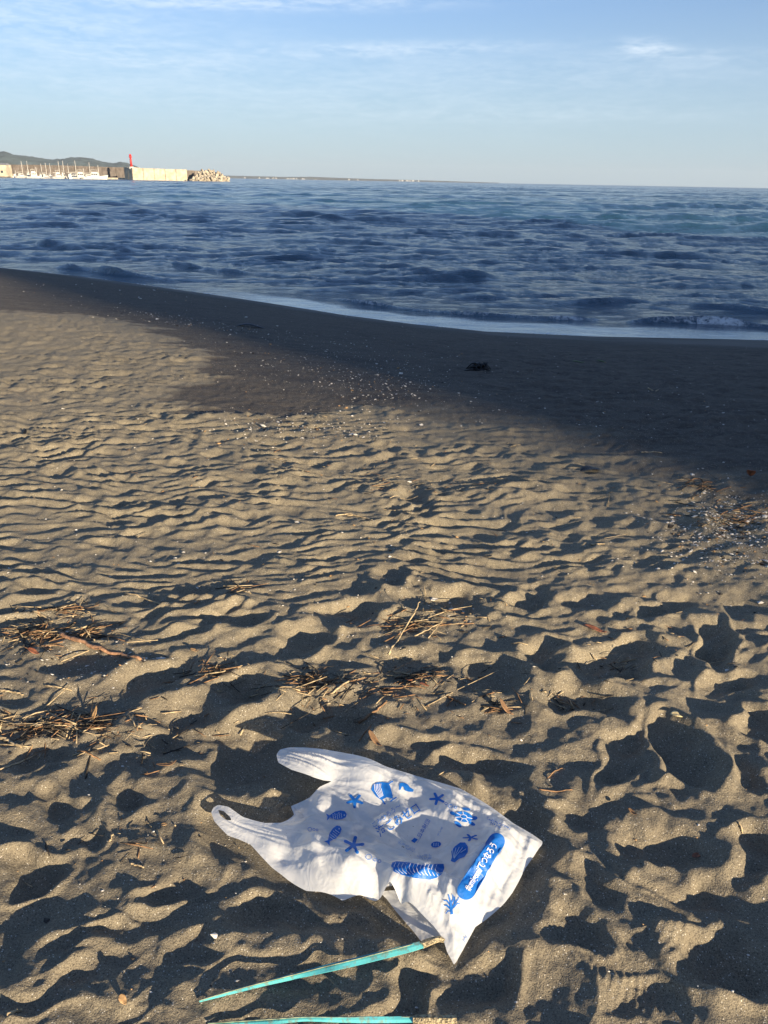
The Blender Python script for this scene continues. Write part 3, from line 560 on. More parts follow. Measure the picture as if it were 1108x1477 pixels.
# fan shell, seahorse, turtle, scallop, oval, mussel, coral, hashtag pill
o = stamp('printed_crab_shell', [np.array([(536, 1139), (538, 1132), (543, 1129), (551, 1128), (560, 1129), (563, 1134), (566, 1145), (567, 1152), (558, 1150), (550, 1154), (543, 1149)]), stroke([(552, 1154), (554, 1158), (556, 1160)], 2), stroke([(563, 1156), (567, 1153), (572, 1150)], 2), stroke([(560, 1131), (564, 1128), (567, 1127)], 2)], BLUE)
stamp('shell_rib', [stroke([(548 + 1.2 * i, 1151 - .8 * i), (541 + 2.0 * i, 1140 - 1.1 * i), (540 + 2.4 * i, 1131 - .2 * i)], .8) for i in range(5)], WHT, .0036, o)
stamp('printed_seahorse', [np.array([(576, 1131), (578, 1129), (583, 1129), (588, 1131), (592, 1136), (597, 1139), (596, 1142), (590, 1142), (584, 1140), (583, 1136), (580, 1134), (578, 1139), (576, 1140)])], BLUE)
tcx, tcy = 669, 1178
o = stamp('printed_turtle', [ell(tcx, tcy, 13, 7.5, 12, 22), ell(tcx + 4, tcy - 11, 6, 2.4, 8), ell(tcx - 16, tcy - 5, 4.5, 2.6, 20), ell(tcx - 8, tcy + 11, 6.2, 3, 38), ell(tcx + 15, tcy + 2, 5, 3, -5), ell(tcx + 12, tcy + 10, 5, 2.4, 25)], BLUE, label='blue turtle with segmented shell')
cell = ell(tcx, tcy, 5.2, 3.1, 12, 7); stamp('shell_line', [stroke(np.vstack([cell, cell[:1]]), .8)] + [stroke([cell[i], (cell[i] - (tcx, tcy)) * 2.5 + (tcx, tcy)], .8) for i in range(6)], WHT, .0036, o)
o = stamp('printed_scallop', [np.array([(652, 1236), (651, 1228), (656, 1221), (664, 1215), (671, 1215), (675, 1221), (675, 1229), (670, 1236), (662, 1239), (656, 1244), (650, 1242)])], BLUE)
stamp('shell_rib', [stroke([(655, 1238), (655 + (652 + 5 * i - 655) * .6, 1238 - 9), (653 + 4.8 * i, 1224 - 1.2 * min(i, 3) + 2 * max(0, i - 2))], .7) for i in range(5)], WHT, .0036, o)
o = stamp('printed_sea_urchin', [ell(629, 1218, 7.5, 4.4, -8, 18)], BLUE)
stamp('white_mark', [stroke([(625 + 2.4 * i, 1215.5), (626 + 2.2 * i, 1220.5)], .6) for i in range(4)], WHT, .0036, o)
o = stamp('printed_mussel', [np.array([(564, 1249), (566, 1244), (572, 1242), (582, 1243), (592, 1244), (604, 1247), (618, 1247), (630, 1246), (640, 1246), (641, 1252), (638, 1260), (630, 1266), (620, 1269), (610, 1268), (596, 1266), (580, 1262), (568, 1257)])], BLUE, label='big blue shell with white curved stripes')
stamp('white_stripe', [stroke([(571 + 5.4 * i, 1244 + .25 * i), (568.5 + 5.4 * i, 1249 + .4 * i), (570.5 + 5.4 * i, 1255 + .45 * i), (577 + 5.0 * i, 1260 + .35 * i)], .8) for i in range(12)], WHT, .0036, o)
stamp('printed_coral', [stroke([(652, 1319), (651, 1310), (650, 1300), (647, 1290)], 4, 1.6), stroke([(651, 1312), (645, 1306), (641, 1306)], 3, 1.5), stroke([(650, 1306), (645, 1299), (640, 1299)], 2.6, 1.4), stroke([(652, 1311), (656, 1303), (656, 1293)], 3, 1.4), stroke([(654, 1309), (660, 1303), (664, 1304)], 2.6, 1.4), stroke([(651, 1304), (654, 1297), (653, 1290)], 2.2, 1.2), stroke([(651, 1314), (646, 1314), (643, 1318)], 2.4, 1.3), stroke([(657, 1302), (661, 1297), (662, 1294)], 2.0, 1.2)], BLUE)
pill = []
pa, pb = np.array((673., 1284.)), np.array((716., 1214.)); hw_ = 13.5; ang = math.degrees(math.atan2(pb[1] - pa[1], pb[0] - pa[0]))
pill = np.vstack([ell(pa[0], pa[1], hw_ * 1.05, hw_, ang, 14, 90, 270), ell(pb[0], pb[1], hw_ * .95, hw_ * .92, ang, 14, -90, 90)])
pillo = stamp('printed_hashtag_pill', [pill], BLUE, label='blue rounded bar with white hashtag lettering')
for c in ((532, 1236, 4.2), (541, 1240, 2.4), (547.5, 1242, 2.2), (447, 1196, 2.8), (453, 1196.5, 1.6), (457.5, 1197, 1.5), (643.5, 1159, 1.8), (650, 1163, 2.8), (657, 1164.5, 1.8)): stamp('printed_bubble', ring(*c, wd=.8), BLUE)
def text(txt, px, py, size, ang, mat, lift, name, parent=None, bold=0.0, sx=1.0):
    cu = bpy.data.curves.new(name, 'FONT'); cu.body = txt; cu.size = size; cu.align_x = 'LEFT'; cu.align_y = 'CENTER'; cu.offset = bold; cu.resolution_u = 3
    t = bpy.data.objects.new('t', cu); COL.objects.link(t); bpy.context.view_layer.update()
    me = bpy.data.meshes.new_from_object(t.evaluated_get(bpy.context.evaluated_depsgraph_get())); bpy.data.objects.remove(t)
    import bmesh
    bm = bmesh.new(); bm.from_mesh(me)
    for _ in range(3):
        E_ = [e for e in bm.edges if e.calc_length() > 1.8]
        if E_: bmesh.ops.subdivide_edges(bm, edges=E_, cuts=1); bmesh.ops.triangulate(bm, faces=bm.faces[:])
    bm.to_mesh(me); bm.free()
    v = np.array([p.co[:2] for p in me.vertices]) * (sx, 1); c, s = math.cos(R(ang)), math.sin(R(ang)); q = np.stack([px + v[:, 0] * c - v[:, 1] * s, py - v[:, 0] * s - v[:, 1] * c], -1)
    P = pix_on_bag(q[:, 0], q[:, 1], lift)
    for i, p in enumerate(P): me.vertices[i].co = p
    me.name = name; me.materials.clear(); me.polygons.foreach_set('use_smooth', [True] * len(me.polygons)); return link(name, me, mat, parent or bag)
text('#umigomi/てつなろう', 674, 1283, 13.5, 58.4, WHT, .0052, 'printed_lettering', pillo, .25, .62)
text('海ごみゼロ', 545, 1203, 17, 33, BLUE, .0034, 'printed_lettering', None, .15, .85)
text('ごみひろう～', 537, 1192, 8.5, 37, BLUE, .0034, 'printed_lettering')
text('日本財団', 604, 1208, 7.5, 60, BLUE, .0034, 'printed_lettering')
stamp('printed_logo', [np.array([(593, 1213), (598, 1208), (603, 1211), (598, 1216)])], BLUE)
stamp('printed_rule', [stroke([(602, 1216), (608, 1204), (614, 1190)], .7)], BLUE2)
rg = random.Random(4)
def smallprint(x0, y0, ang, n, mat, name='printed_small_print', h=3.2):
    L = []; c, s = math.cos(R(ang)), -math.sin(R(ang))
    for i in range(n):
        bx_, by_ = x0 + c * 3.1 * i, y0 + s * 3.1 * i
        for k in range(3):
            ox, oy = rg.uniform(-1.1, 1.1), rg.uniform(-h / 2, h / 2); a = rg.choice((0, 90, 0, 45)) + ang
            dx, dy = math.cos(R(a)) * 1.1, -math.sin(R(a)) * 1.1; L.append(stroke([(bx_ + ox - dx, by_ + oy - dy), (bx_ + ox + dx, by_ + oy + dy)], .6))
    stamp(name, L, mat)['kind'] = 'stuff'
smallprint(704, 1180, -26, 12, BLUE); smallprint(708, 1187, -26, 6, BLUE, h=2.4)
smallprint(575, 1215, -22, 9, BLUE2); smallprint(586, 1224, -18, 5, BLUE2); smallprint(603, 1234, 0, 6, BLUE2); smallprint(606, 1238, 2, 6, BLUE2); smallprint(632, 1204, 62, 5, BLUE2); smallprint(618, 1240, 58, 3, BLUE2)
text('AB', 667, 1357, 8, 50, BLUE, .0014, 'printed_lettering') if False else smallprint(669, 1356, 58, 3, BLUE, h=4)

# ------------------------------------------------------------------ blue straps
def ribbon(name, path, wpx, tw, mat, parent, th=.0016, n=60):
    P = np.array(path, float); t = np.linspace(0, len(P) - 1, n); k = np.arange(len(P))
    C = np.stack([np.interp(t, k, P[:, i]) for i in range(3)], -1)
    ker = np.array([1, 2, 3, 2, 1.]) / 9
    for i in range(3): C[2:-2, i] = np.convolve(C[:, i], ker, 'valid')
    W3 = np.array([T(a, b, c) for a, b, c in C])
    for _ in range(3):
        for i in range(3): W3[2:-2, i] = np.convolve(W3[:, i], ker, 'valid'); wd = np.interp(t, k, wpx) / 1000; tt = np.interp(t, k, tw)
    T_ = np.gradient(W3, axis=0); T_ /= np.linalg.norm(T_, axis=1)[:, None]; V_ = []
    for i in range(n):
        side = np.cross(T_[i], (0, 0, 1)); side /= np.linalg.norm(side); nn = np.cross(side, T_[i]); a = -R(tt[i])
        s = side * math.cos(a) + nn * math.sin(a); q = -side * math.sin(a) + nn * math.cos(a)
        for (a_, b_) in ((-.5, -.5), (-.5, .5), (0, .5 + .6), (.5, .5), (.5, -.5), (0, -.5 + .2)): V_.append(W3[i] + s * a_ * wd[i] + q * b_ * th)
    f = [tuple(i * 6 + j for j in range(6))[::-1] for i in (0,)] + [tuple((n - 1) * 6 + j for j in range(6))]
    for i in range(n - 1):
        for j in range(6): f.append((i * 6 + j, i * 6 + (j + 1) % 6, (i + 1) * 6 + (j + 1) % 6, (i + 1) * 6 + j))
    return link(name, pymesh(name, V_, f, False), mat, parent)
def strap_mat(name, face, under):
    m, n = newmat(name); v = n.a('ShaderNodeTexCoord').outputs['Object']
    dirt = n.ramp(n.noise(v, 70, 5, .7), .50, .62); big = n.ramp(n.noise(v, 12, 3, .6), .5, .7)
    c = n.mix(n.m('MULTIPLY', big, .4), face, under); c = n.mix(n.m('MULTIPLY', dirt, .55), c, (.20, .17, .10))
    p = n.a('ShaderNodeBsdfPrincipled', ins={'Base Color': c, 'Roughness': .42}); b = n.a('ShaderNodeBump', ins={'Height': n.noise(v, 260, 2, .5), 'Strength': .3, 'Distance': .001}); n.l.new(b.outputs[0], p.inputs['Normal'])
    n.a('ShaderNodeOutputMaterial', ins={0: p.outputs[0]}); return m
TEAL = strap_mat('turquoise_strap', (.11, .50, .52), (.03, .28, .42)); MUD = simple('muddy_crust', (.40, .33, .20), .85, .6, 160, .6); KH = simple('strap_edge', (.30, .31, .20), .7, .4, 60)
st = bpy.data.objects.new('plastic_strap', None); COL.objects.link(st); tag(st, 'turquoise flat plastic strap with muddy tip touching the bottom corner of the bag', 'strap', 'turquoise straps on the sand')
p1 = [(288, 1444, .004), (330, 1432, .006), (380, 1419, .012), (430, 1407, .016), (470, 1397, .018), (510, 1388, .018), (550, 1378, .018), (590, 1368, .018), (614, 1361, .018)]
ribbon('band', p1, [4, 7, 8, 11, 14, 15, 15, 15, 14], [20, 20, 18, 16, 14, 14, 14, 14, 14], TEAL, st)
ribbon('band_edge', [(a, b - 1.5 - i * .45, c + .0035) for i, (a, b, c) in enumerate(p1)], [2] * 9, [40] * 9, KH, st, .0022)
ribbon('muddy_tip', [(608, 1363, .018), (618, 1359, .020), (628, 1355, .022), (636, 1354, .022), (641, 1357, .020)], [14, 14, 12, 10, 9], [14, 12, 10, 10, 10], MUD, st, .004, 24)
st = bpy.data.objects.new('plastic_strap', None); COL.objects.link(st); tag(st, 'turquoise flat plastic strap along the bottom edge of the photo, its right half crusted brown', 'strap', 'turquoise straps on the sand')
p2 = [(300, 1480, .002), (340, 1477, .008), (390, 1474, .012), (440, 1470, .010), (480, 1471, .016), (520, 1471, .018), (570, 1471, .022), (606, 1470, .034)]
ribbon('band', p2, [7, 8, 9, 6, 8, 10, 10, 10], [5, 8, 14, 30, 50, 40, 35, 35], TEAL, st)
ribbon('band_edge', [(a, b - 4.0, c + .003) for a, b, c in p2], [2] * 8, [40] * 8, KH, st, .0022)
ribbon('muddy_end', [(596, 1470, .033), (608, 1470, .037), (625, 1470, .038), (645, 1471, .036), (659, 1470, .032)], [12, 14, 14, 13, 12], [12, 12, 12, 12, 12], MUD, st, .005, 24)

# ------------------------------------------------------------------ drift litter
STRAW = simple('straw', (.44, .34, .20), .75, .45, 60, .2); BROWN = simple('brown_wood', (.26, .15, .075), .75, .45, 50, .3); DARKW = simple('dark_weed', (.030, .024, .018), .6, .5, 50, .3)
RUST = simple('rust_brown_wood', (.36, .20, .11), .75, .35, 50, .3); REDL = simple('red_brown_leaf', (.27, .10, .05), .6, .4, 70, .2); TANL = simple('tan_leaf', (.42, .26, .12), .6, .35, 70, .2); YEL = simple('yellow_leaf', (.62, .50, .26), .6, .25, 60, .2); BLKW = simple('black_weed', (.012, .012, .013), .4, .4, 40, .5)
GRN = simple('green_weed', (.10, .15, .03), .5, .4, 60, .3); SHELL = simple('shell_white', (.66, .62, .54), .5, .2, 80)
def tube(pts, radii, ns=6):
    P = np.array(pts, float); n = len(P); T_ = np.gradient(P, axis=0); T_ /= np.maximum(1e-9, np.linalg.norm(T_, axis=1))[:, None]; V_, F_ = [], []
    for i in range(n):
        a = np.cross(T_[i], (0, 0, 1)); a = a / max(1e-9, np.linalg.norm(a)) if np.linalg.norm(a) > 1e-6 else np.array([1., 0, 0]); b = np.cross(a, T_[i])
        for j in range(ns):
            q = 2 * math.pi * j / ns; V_.append(P[i] + radii[i] * (math.cos(q) * a + math.sin(q) * b))
    for i in range(n - 1):
        for j in range(ns): F_.append((i * ns + j, i * ns + (j + 1) % ns, (i + 1) * ns + (j + 1) % ns, (i + 1) * ns + j))
    F_.append(tuple(range(ns))[::-1]); F_.append(tuple((n - 1) * ns + j for j in range(ns))); return V_, F_
rl = random.Random(11)
def twig(name, pts, r, mat, label, cat, group=None, lift=0.0):
    W3 = []
    for p in pts:
        q = T(p[0], p[1], r * .7 + lift + (p[2] if len(p) > 2 else 0)); W3.append(q)
    W3 = np.array(W3); k = np.arange(len(W3)); n = max(7, 4 * len(W3)); t = np.linspace(0, len(W3) - 1, n); C = np.stack([np.interp(t, k, W3[:, i]) for i in range(3)], -1)
    C[1:-1] += np.array([[rl.gauss(0, r * .35) for _ in range(3)] for _ in range(n - 2)]); C[:, 2] = np.maximum(C[:, 2], H(C[:, 0], C[:, 1]) + r * .3)
    v, f = tube(C, [r * (1.0 - .45 * i / n) * rl.uniform(.85, 1.12) for i in range(n)])
    return tag(link(name, pymesh(name, v, f), mat), label, cat, group)
def leaf_mesh(L, Wd, curl, fold):
    V_, F_ = [], []; n = 9
    for i in range(n):
        s = i / (n - 1); w_ = Wd * .5 * (math.sin(math.pi * s ** .8) ** .8) + .0006; x = L * (s - .5); z = curl * L * (2 * s - 1) ** 2 + .06 * L * math.sin(5 * s)
        for k in (-1, -.5, 0, .5, 1): V_.append((x, k * w_, z + abs(k) * fold * w_))
    for i in range(n - 1):
        for j in range(4): F_.append((i * 5 + j, i * 5 + j + 1, i * 5 + j + 6, i * 5 + j + 5))
    m = len(V_); V_ += [(a, b, c - .0008) for a, b, c in V_]; F_ += [tuple(m + q for q in f[::-1]) for f in F_]
    rim = [i * 5 for i in range(n)] + [(n - 1) * 5 + j for j in range(1, 5)] + [i * 5 + 4 for i in range(n - 2, -1, -1)] + [3, 2, 1]
    F_ += [(rim[i], rim[(i + 1) % len(rim)], m + rim[(i + 1) % len(rim)], m + rim[i]) for i in range(len(rim))]
    return V_, F_
def leaf(px, py, L, Wd, rot, mat, label, pitch=0, roll=0, curl=.12, fold=.3, name='dead_leaf', cat='leaf', dz=.004):
    v, f = leaf_mesh(L, Wd, curl, fold); o = link(name, pymesh(name, v, f), mat); o.location = T(px, py, dz + abs(math.sin(R(pitch))) * L * .45); o.rotation_euler = (R(roll), R(pitch), R(rot)); return tag(o, label, cat)
twig('driftwood_stick', [(88, 915), (112, 924), (150, 938), (180, 946), (203, 951)], .0085, RUST, 'long reddish brown stick slanting down right out of the left straw heap', 'stick')
twig('reed_stalk', [(561, 944), (580, 912, .01), (598, 884, .03), (606, 868, .05)], .0035, STRAW, 'tall pale reed leaning up out of the sand above the bag', 'reed')
twig('reed_stalk', [(614, 872), (614, 858, .01), (612, 844, .02)], .0018, STRAW, 'thin dark-based reed standing at the tip of the leaning reed', 'reed')
twig('reed_stalk', [(598, 917), (618, 908, .006), (640, 896, .015)], .0028, STRAW, 'pale reed crossing behind the leaning reed, upper of the pair', 'reed')
twig('reed_stalk', [(588, 905), (622, 903), (684, 899)], .0024, BROWN, 'thin brown stalk lying level right of the leaning reed', 'reed')
twig('reed_stalk', [(618, 920), (628, 908, .006), (640, 892, .012)], .002, STRAW, 'short reed crossed over the pale pair right of the leaning reed', 'reed')
twig('reed_stalk', [(560, 968), (590, 972, .008), (632, 975)], .0026, STRAW, 'pale straw lying level above the red leaf scraps', 'reed')
twig('reed_stalk', [(549, 993), (575, 992, .004), (604, 990)], .0026, BROWN, 'pinkish brown stalk lying level left of the red leaf scraps', 'reed')
twig('reed_stalk', [(684, 996), (702, 997), (726, 998)], .0022, STRAW, 'small pale straw lying alone right of the red leaf scraps', 'reed')
twig('reed_stalk', [(645, 1004), (658, 1010), (672, 1017)], .0034, BROWN, 'short grey brown stick below the red leaf scraps', 'stick')
twig('reed_stalk', [(518, 1043), (538, 1028, .004), (558, 1012)], .0045, BROWN, 'split grey stick lying slanted just above the bag', 'stick')
twig('reed_stalk', [(474, 1003), (494, 988, .008), (516, 973)], .0036, STRAW, 'thick straw pointing up right out of the middle straw heap', 'reed')
twig('reed_stalk', [(484, 744), (505, 741, .004), (528, 747), (537, 751)], .0035, STRAW, 'pale bent twig lying on the rippled sand in the middle', 'twig')
twig('reed_stalk', [(180, 856), (205, 862), (238, 873)], .0036, STRAW, 'straw slanting down right above the left heaps', 'reed')
twig('reed_stalk', [(335, 846), (348, 851), (362, 856)], .0032, STRAW, 'pale straw end beside the small tuft left of centre', 'reed')
twig('reed_stalk', [(105, 890), (114, 874, .005), (121, 862, .01)], .0026, STRAW, 'straw standing up at the back of the upper left heap', 'reed')
twig('reed_stalk', [(47, 880), (60, 888), (76, 896)], .0050, STRAW, 'thick pale reed end at the back of the upper left heap', 'reed')
twig('reed_stalk', [(0, 1063), (16, 1072), (32, 1078)], .0055, STRAW, 'thick pale reed end at the left edge below the lower heap', 'reed')
twig('reed_stalk', [(0, 1110), (25, 1101), (52, 1089)], .0030, STRAW, 'long thin straw at the left edge below the lower heap', 'reed')
twig('reed_stalk', [(64, 988), (84, 991), (104, 996)], .0030, STRAW, 'short bright straw lying between the two left heaps', 'reed')
twig('reed_stalk', [(0, 995), (18, 998), (34, 1002)], .0036, STRAW, 'broken reed at the left edge between the two heaps', 'reed')
twig('reed_stalk', [(112, 1083), (130, 1089), (146, 1096)], .0030, BROWN, 'dark red brown twig under the lower left heap', 'twig')
twig('reed_stalk', [(158, 1214), (160, 1208, .006), (163, 1203, .012)], .0030, STRAW, 'stub of straw standing in the sand left of the bag handles', 'straw')
twig('reed_stalk', [(189, 1245), (198, 1248), (208, 1251)], .0026, STRAW, 'short straw lying alone below the standing stub', 'straw')
twig('reed_stalk', [(211, 1184), (215, 1189), (219, 1193)], .0020, STRAW, 'tiny straw in the round hollow left of the bag handles', 'straw')
twig('reed_stalk', [(10, 1463), (22, 1459), (32, 1456)], .0034, STRAW, 'straw stub lying in the lower left corner', 'straw')
twig('reed_stalk', [(1066, 1186), (1070, 1194, .006), (1071, 1202)], .0026, STRAW, 'tiny straw standing near the right edge beside the bag', 'straw')
twig('reed_stalk', [(989, 697), (1010, 690), (1028, 706)], .004, BROWN, 'brown twig of the small dark heap near the right edge', 'twig')
twig('reed_stalk', [(1012, 712), (1020, 704), (1024, 700)], .004, STRAW, 'bright straw end in the small dark heap near the right edge', 'straw')
twig('reed_stalk', [(1040, 742), (1062, 735), (1084, 728)], .0045, BROWN, 'stick slanting up right over the shell litter at the right edge', 'stick')
twig('reed_stalk', [(852, 785), (862, 785), (872, 784)], .0045, STRAW, 'short bright straw left of the shell litter', 'straw')
twig('reed_stalk', [(925, 652), (940, 652), (955, 653)], .0045, STRAW, 'pale straw lying in the blue shade on the right', 'straw')
twig('reed_stalk', [(672, 530), (668, 526)], .003, BLKW, 'black stub sticking out of the black weed clump', 'weed') if False else None
twig('reed_stalk', [(935, 560), (944, 565), (950, 562)], .005, STRAW, 'small pale twig far out in the blue shade', 'twig')
twig('driftwood_stick', [(790, 1122), (800, 1112), (812, 1108)], .0018, BROWN, 'curled thin root half buried right of the bag', 'root')
twig('driftwood_stick', [(778, 1138), (800, 1142), (826, 1139)], .0020, BROWN, 'thin root lying level below the curled root right of the bag', 'root')
leaf(858, 908, .085, .022, -28, REDL, 'red brown pointed leaf lying right of the long reeds', curl=.10)
leaf(978, 1031, .045, .026, 0, YEL, 'pale yellow oval leaf alone on a sunlit mound at right', curl=.05, fold=.15)
leaf(540, 1068, .060, .016, -50, BROWN, 'curled dark brown leaf standing just behind the bag', pitch=15, curl=.25)
leaf(137, 1030, .050, .013, 60, TANL, 'orange tan leaf standing upright at the lower left heap', pitch=-68, curl=.08)
leaf(447, 976, .040, .026, 40, TANL, 'broad tan leaf propped on the middle straw heap', pitch=35, curl=.08)
leaf(590, 982, .045, .022, 80, REDL, 'red brown leaf in the scraps between the middle heap and the reeds', pitch=30, curl=.1)
leaf(612, 988, .036, .014, 20, REDL, 'small red leaf right of the larger red leaf in the scraps', pitch=20, curl=.1)
leaf(728, 1022, .060, .016, -40, BROWN, 'curled dark leaf standing right of the red scraps', pitch=30, curl=.25)
leaf(240, 1104, .055, .012, 35, BROWN, 'dark curled leaf in the shade left of the upper handle', pitch=10, curl=.22)
leaf(262, 1103, .016, .006, 10, STRAW, 'chip of pale bark between the dark curled leaf and the bag', pitch=0, curl=.1)
leaf(48, 940, .045, .018, -20, REDL, 'dull red leaf on top of the upper left heap', pitch=12, curl=.12)
leaf(280, 938, .030, .012, -15, TANL, 'small tan leaf lying alone right of the long brown stick', curl=.15)
leaf(1005, 1234, .030, .012, 30, REDL, 'dull pink leaf in the shaded hollow right of the bag', curl=.12)
leaf(177, 1442, .022, .012, -40, TANL, 'small tan leaf chip on the sand in the lower left', pitch=20, curl=.12)
leaf(237, 1189, .014, .009, 20, TANL, 'orange crumb of leaf left of the bag handle loop', curl=.1)
leaf(912, 1172, .026, .009, -50, BROWN, 'dark curled leaf in the hollow right of the bag', curl=.25)
leaf(855, 678, .16, .06, 20, BLKW, 'flat dark weed patch at the edge of the blue shade', curl=.02, name='seaweed', cat='seaweed')
leaf(1083, 683, .07, .045, 60, REDL, 'brown leaf standing in the blue shade near the right edge', pitch=40, curl=.05)
leaf(835, 523, .14, .05, 10, GRN, 'yellow green seaweed scrap on the damp sand, left of two', curl=.12, name='seaweed', cat='seaweed')
leaf(868, 522, .11, .05, -10, GRN, 'olive seaweed scrap on the damp sand, right of two', curl=.16, name='seaweed', cat='seaweed')
leaf(365, 472, .42, .10, 4, BLKW, 'long dark seaweed strip on the damp sand towards the sea', curl=.01, name='seaweed', cat='seaweed')
leaf(37, 623, .035, .02, 80, BLKW, 'small dark scrap standing on the ripples at far left', pitch=-60, name='seaweed', cat='seaweed')

# black weed clump
def clump(px, py, size, n, mat, seed, name, label, cat):
    rr = random.Random(seed); V_, F_ = [], []; c = T(px, py)
    for k in range(n):
        a = rr.uniform(0, 2 * math.pi); L = size * rr.uniform(.25, .6); h = size * rr.uniform(.05, .34) * (1 - abs(math.cos(a)) * .3); x0, y0 = rr.gauss(0, size * .16), rr.gauss(0, size * .10)
        pts = []
        for i in range(7):
            s = i / 6; aa = a + 1.2 * math.sin(s * 3 + k); pts.append((c[0] + x0 + math.cos(aa) * L * (s - .3), c[1] + y0 + math.sin(aa) * L * .6 * (s - .3), c[2] + .004 + h * math.sin(math.pi * min(1, s * .9 + .08)) * rr.uniform(.8, 1.1)))
        v, f = tube(pts, [size * rr.uniform(.03, .07) * (1 - .6 * abs(i / 3 - 1)) for i in range(7)], 5); m_ = len(V_); V_ += v; F_ += [tuple(q + m_ for q in g_) for g_ in f]
    return tag(link(name, pymesh(name, V_, F_), mat), label, cat)
clump(690, 534, .24, 26, BLKW, 5, 'seaweed_clump', 'black glistening seaweed clump on the damp sand between bag and sea', 'seaweed')

# heaps of straw nobody could count
def heap(px, py, rx, ry, n, Lm, seed, label, hgt=.012):
    rr = random.Random(seed); V_, F_, MI = [], [], []
    xs, ys, par = [], [], []
    for k in range(int(n * .7)):
        q = rr.uniform(0, 2 * math.pi); rad = abs(rr.gauss(0, .62)); p = GB(px + rx * rad * math.cos(q), py + ry * rad * math.sin(q)); a = rr.gauss(.1, .55) if rr.random() < .7 else rr.uniform(0, 3.14); L = Lm * rr.lognormvariate(-.12, .75)
        par.append((p, a, L, rr.uniform(-.3, 1) * hgt * max(0.15, 1 - rad), rr.uniform(-.12, .2), rr.uniform(.0006, .0024), rr.choice((0, 0, 1, 1, 2, 2))))
    E = []
    for p, a, L, h, ti, r, mi in par:
        for s in (-.5, 0, .5): E.append((p[0] + math.cos(a) * L * s, p[1] + math.sin(a) * L * s))
    E = np.array(E); Hh = H(E[:, 0], E[:, 1])
    for i, (p, a, L, h, ti, r, mi) in enumerate(par):
        e = E[3 * i:3 * i + 3]; hh = Hh[3 * i:3 * i + 3]; zc = max(hh.mean(), hh[1]); pts = [(e[j][0], e[j][1], .45 * hh[j] + .55 * zc + h + r + ti * L * (j - 1) * .5) for j in range(3)]
        v, f = tube(pts, [r, r, r * .7], 4); m_ = len(V_); V_ += v; F_ += [tuple(q + m_ for q in g_) for g_ in f]; MI += [mi] * len(f)
    me = pymesh('straw_heap', V_, F_); o = link('straw_litter', me); [me.materials.append(x) for x in (STRAW, BROWN, DARKW)]; me.polygons.foreach_set('material_index', MI)
    tag(o, label, 'straw litter', kind='stuff')
for i, a in enumerate([(50, 918, 75, 26, 260, .045, 'loose heap of straw and bark at the left edge, upper one'), (125, 915, 60, 26, 120, .05, 'thin straw scatter around the long brown stick'), (60, 1052, 95, 24, 280, .05, 'loose heap of straw at the left edge, lower one'), (135, 1050, 36, 24, 130, .035, 'dense straw crumbs around the upright tan leaf'),
    (318, 975, 60, 20, 110, .035, 'dark thin straw scatter left of the middle heap'), (462, 992, 60, 22, 240, .042, 'small heap of straw just behind the bag'), (600, 905, 80, 14, 90, .05, 'straw scatter at the foot of the leaning reed'), (600, 982, 60, 22, 130, .04, 'straw crumbs around the red leaf scraps'), (560, 1010, 260, 60, 150, .025, 'scattered straw bits on the sand behind the bag'),
    (715, 1020, 40, 16, 50, .03, 'straw crumbs round the curled dark leaf'), (810, 1008, 60, 14, 60, .03, 'straw crumbs on the mounds right of the bag'), (1012, 705, 34, 12, 90, .06, 'small dark heap of twigs near the right edge'), (1060, 755, 80, 26, 160, .05, 'twigs mixed in the shell litter at the right edge'), (345, 855, 40, 12, 60, .04, 'small straw tuft on the sand left of centre'),
    (90, 885, 60, 14, 90, .045, 'straw scatter behind the upper left heap'), (200, 1060, 220, 60, 120, .025, 'scattered straw bits left of the bag'), (900, 950, 180, 60, 110, .025, 'scattered straw bits on the right mounds'), (560, 700, 500, 120, 240, .03, 'scattered straw bits on the rippled sand'), (210, 1230, 180, 50, 40, .015, 'a few straw crumbs on the sand left of the handles'), (640, 890, 90, 30, 70, .03, 'straw crumbs right of the leaning reed')]):
    heap(*a[:6], 100 + i, a[6])

# shell chips strewn over the sand
rs_ = np.random.RandomState(9); pts = []
def scatter(cx, cy, sx, sy, n, s0, tilt=0.0, uni=False):
    q = rs_.uniform(-1, 1, (n, 2)) if uni else rs_.normal(0, .5, (n, 2)); x = cx + q[:, 0] * sx; y = cy + q[:, 1] * sy + q[:, 0] * sx * tilt
    for a, b in zip(x, y):
        if b < 395: continue
        p = GB(a, min(b, 1470)) ; pts.append((p[0], p[1], 1.3 * s0 * rs_.lognormal(-.2, .5)))
scatter(1050, 770, 110, 60, 1500, .0040); scatter(430, 622, 150, 26, 520, .0042); scatter(480, 520, 230, 50, 1100, .0036, .08); scatter(280, 465, 160, 12, 420, .005, .14); scatter(560, 555, 90, 40, 260, .005); scatter(760, 540, 330, 80, 800, .0036, uni=True)
scatter(554, 720, 554, 160, 700, .0036, uni=True); scatter(554, 1180, 554, 290, 420, .0020, uni=True); scatter(140, 955, 120, 40, 200, .003); scatter(550, 890, 200, 60, 160, .0026); scatter(160, 420, 200, 16, 120, .007, .06)
PT = np.array(pts); hz_ = H(PT[:, 0], PT[:, 1]); V_, F_, MI = [], [], []
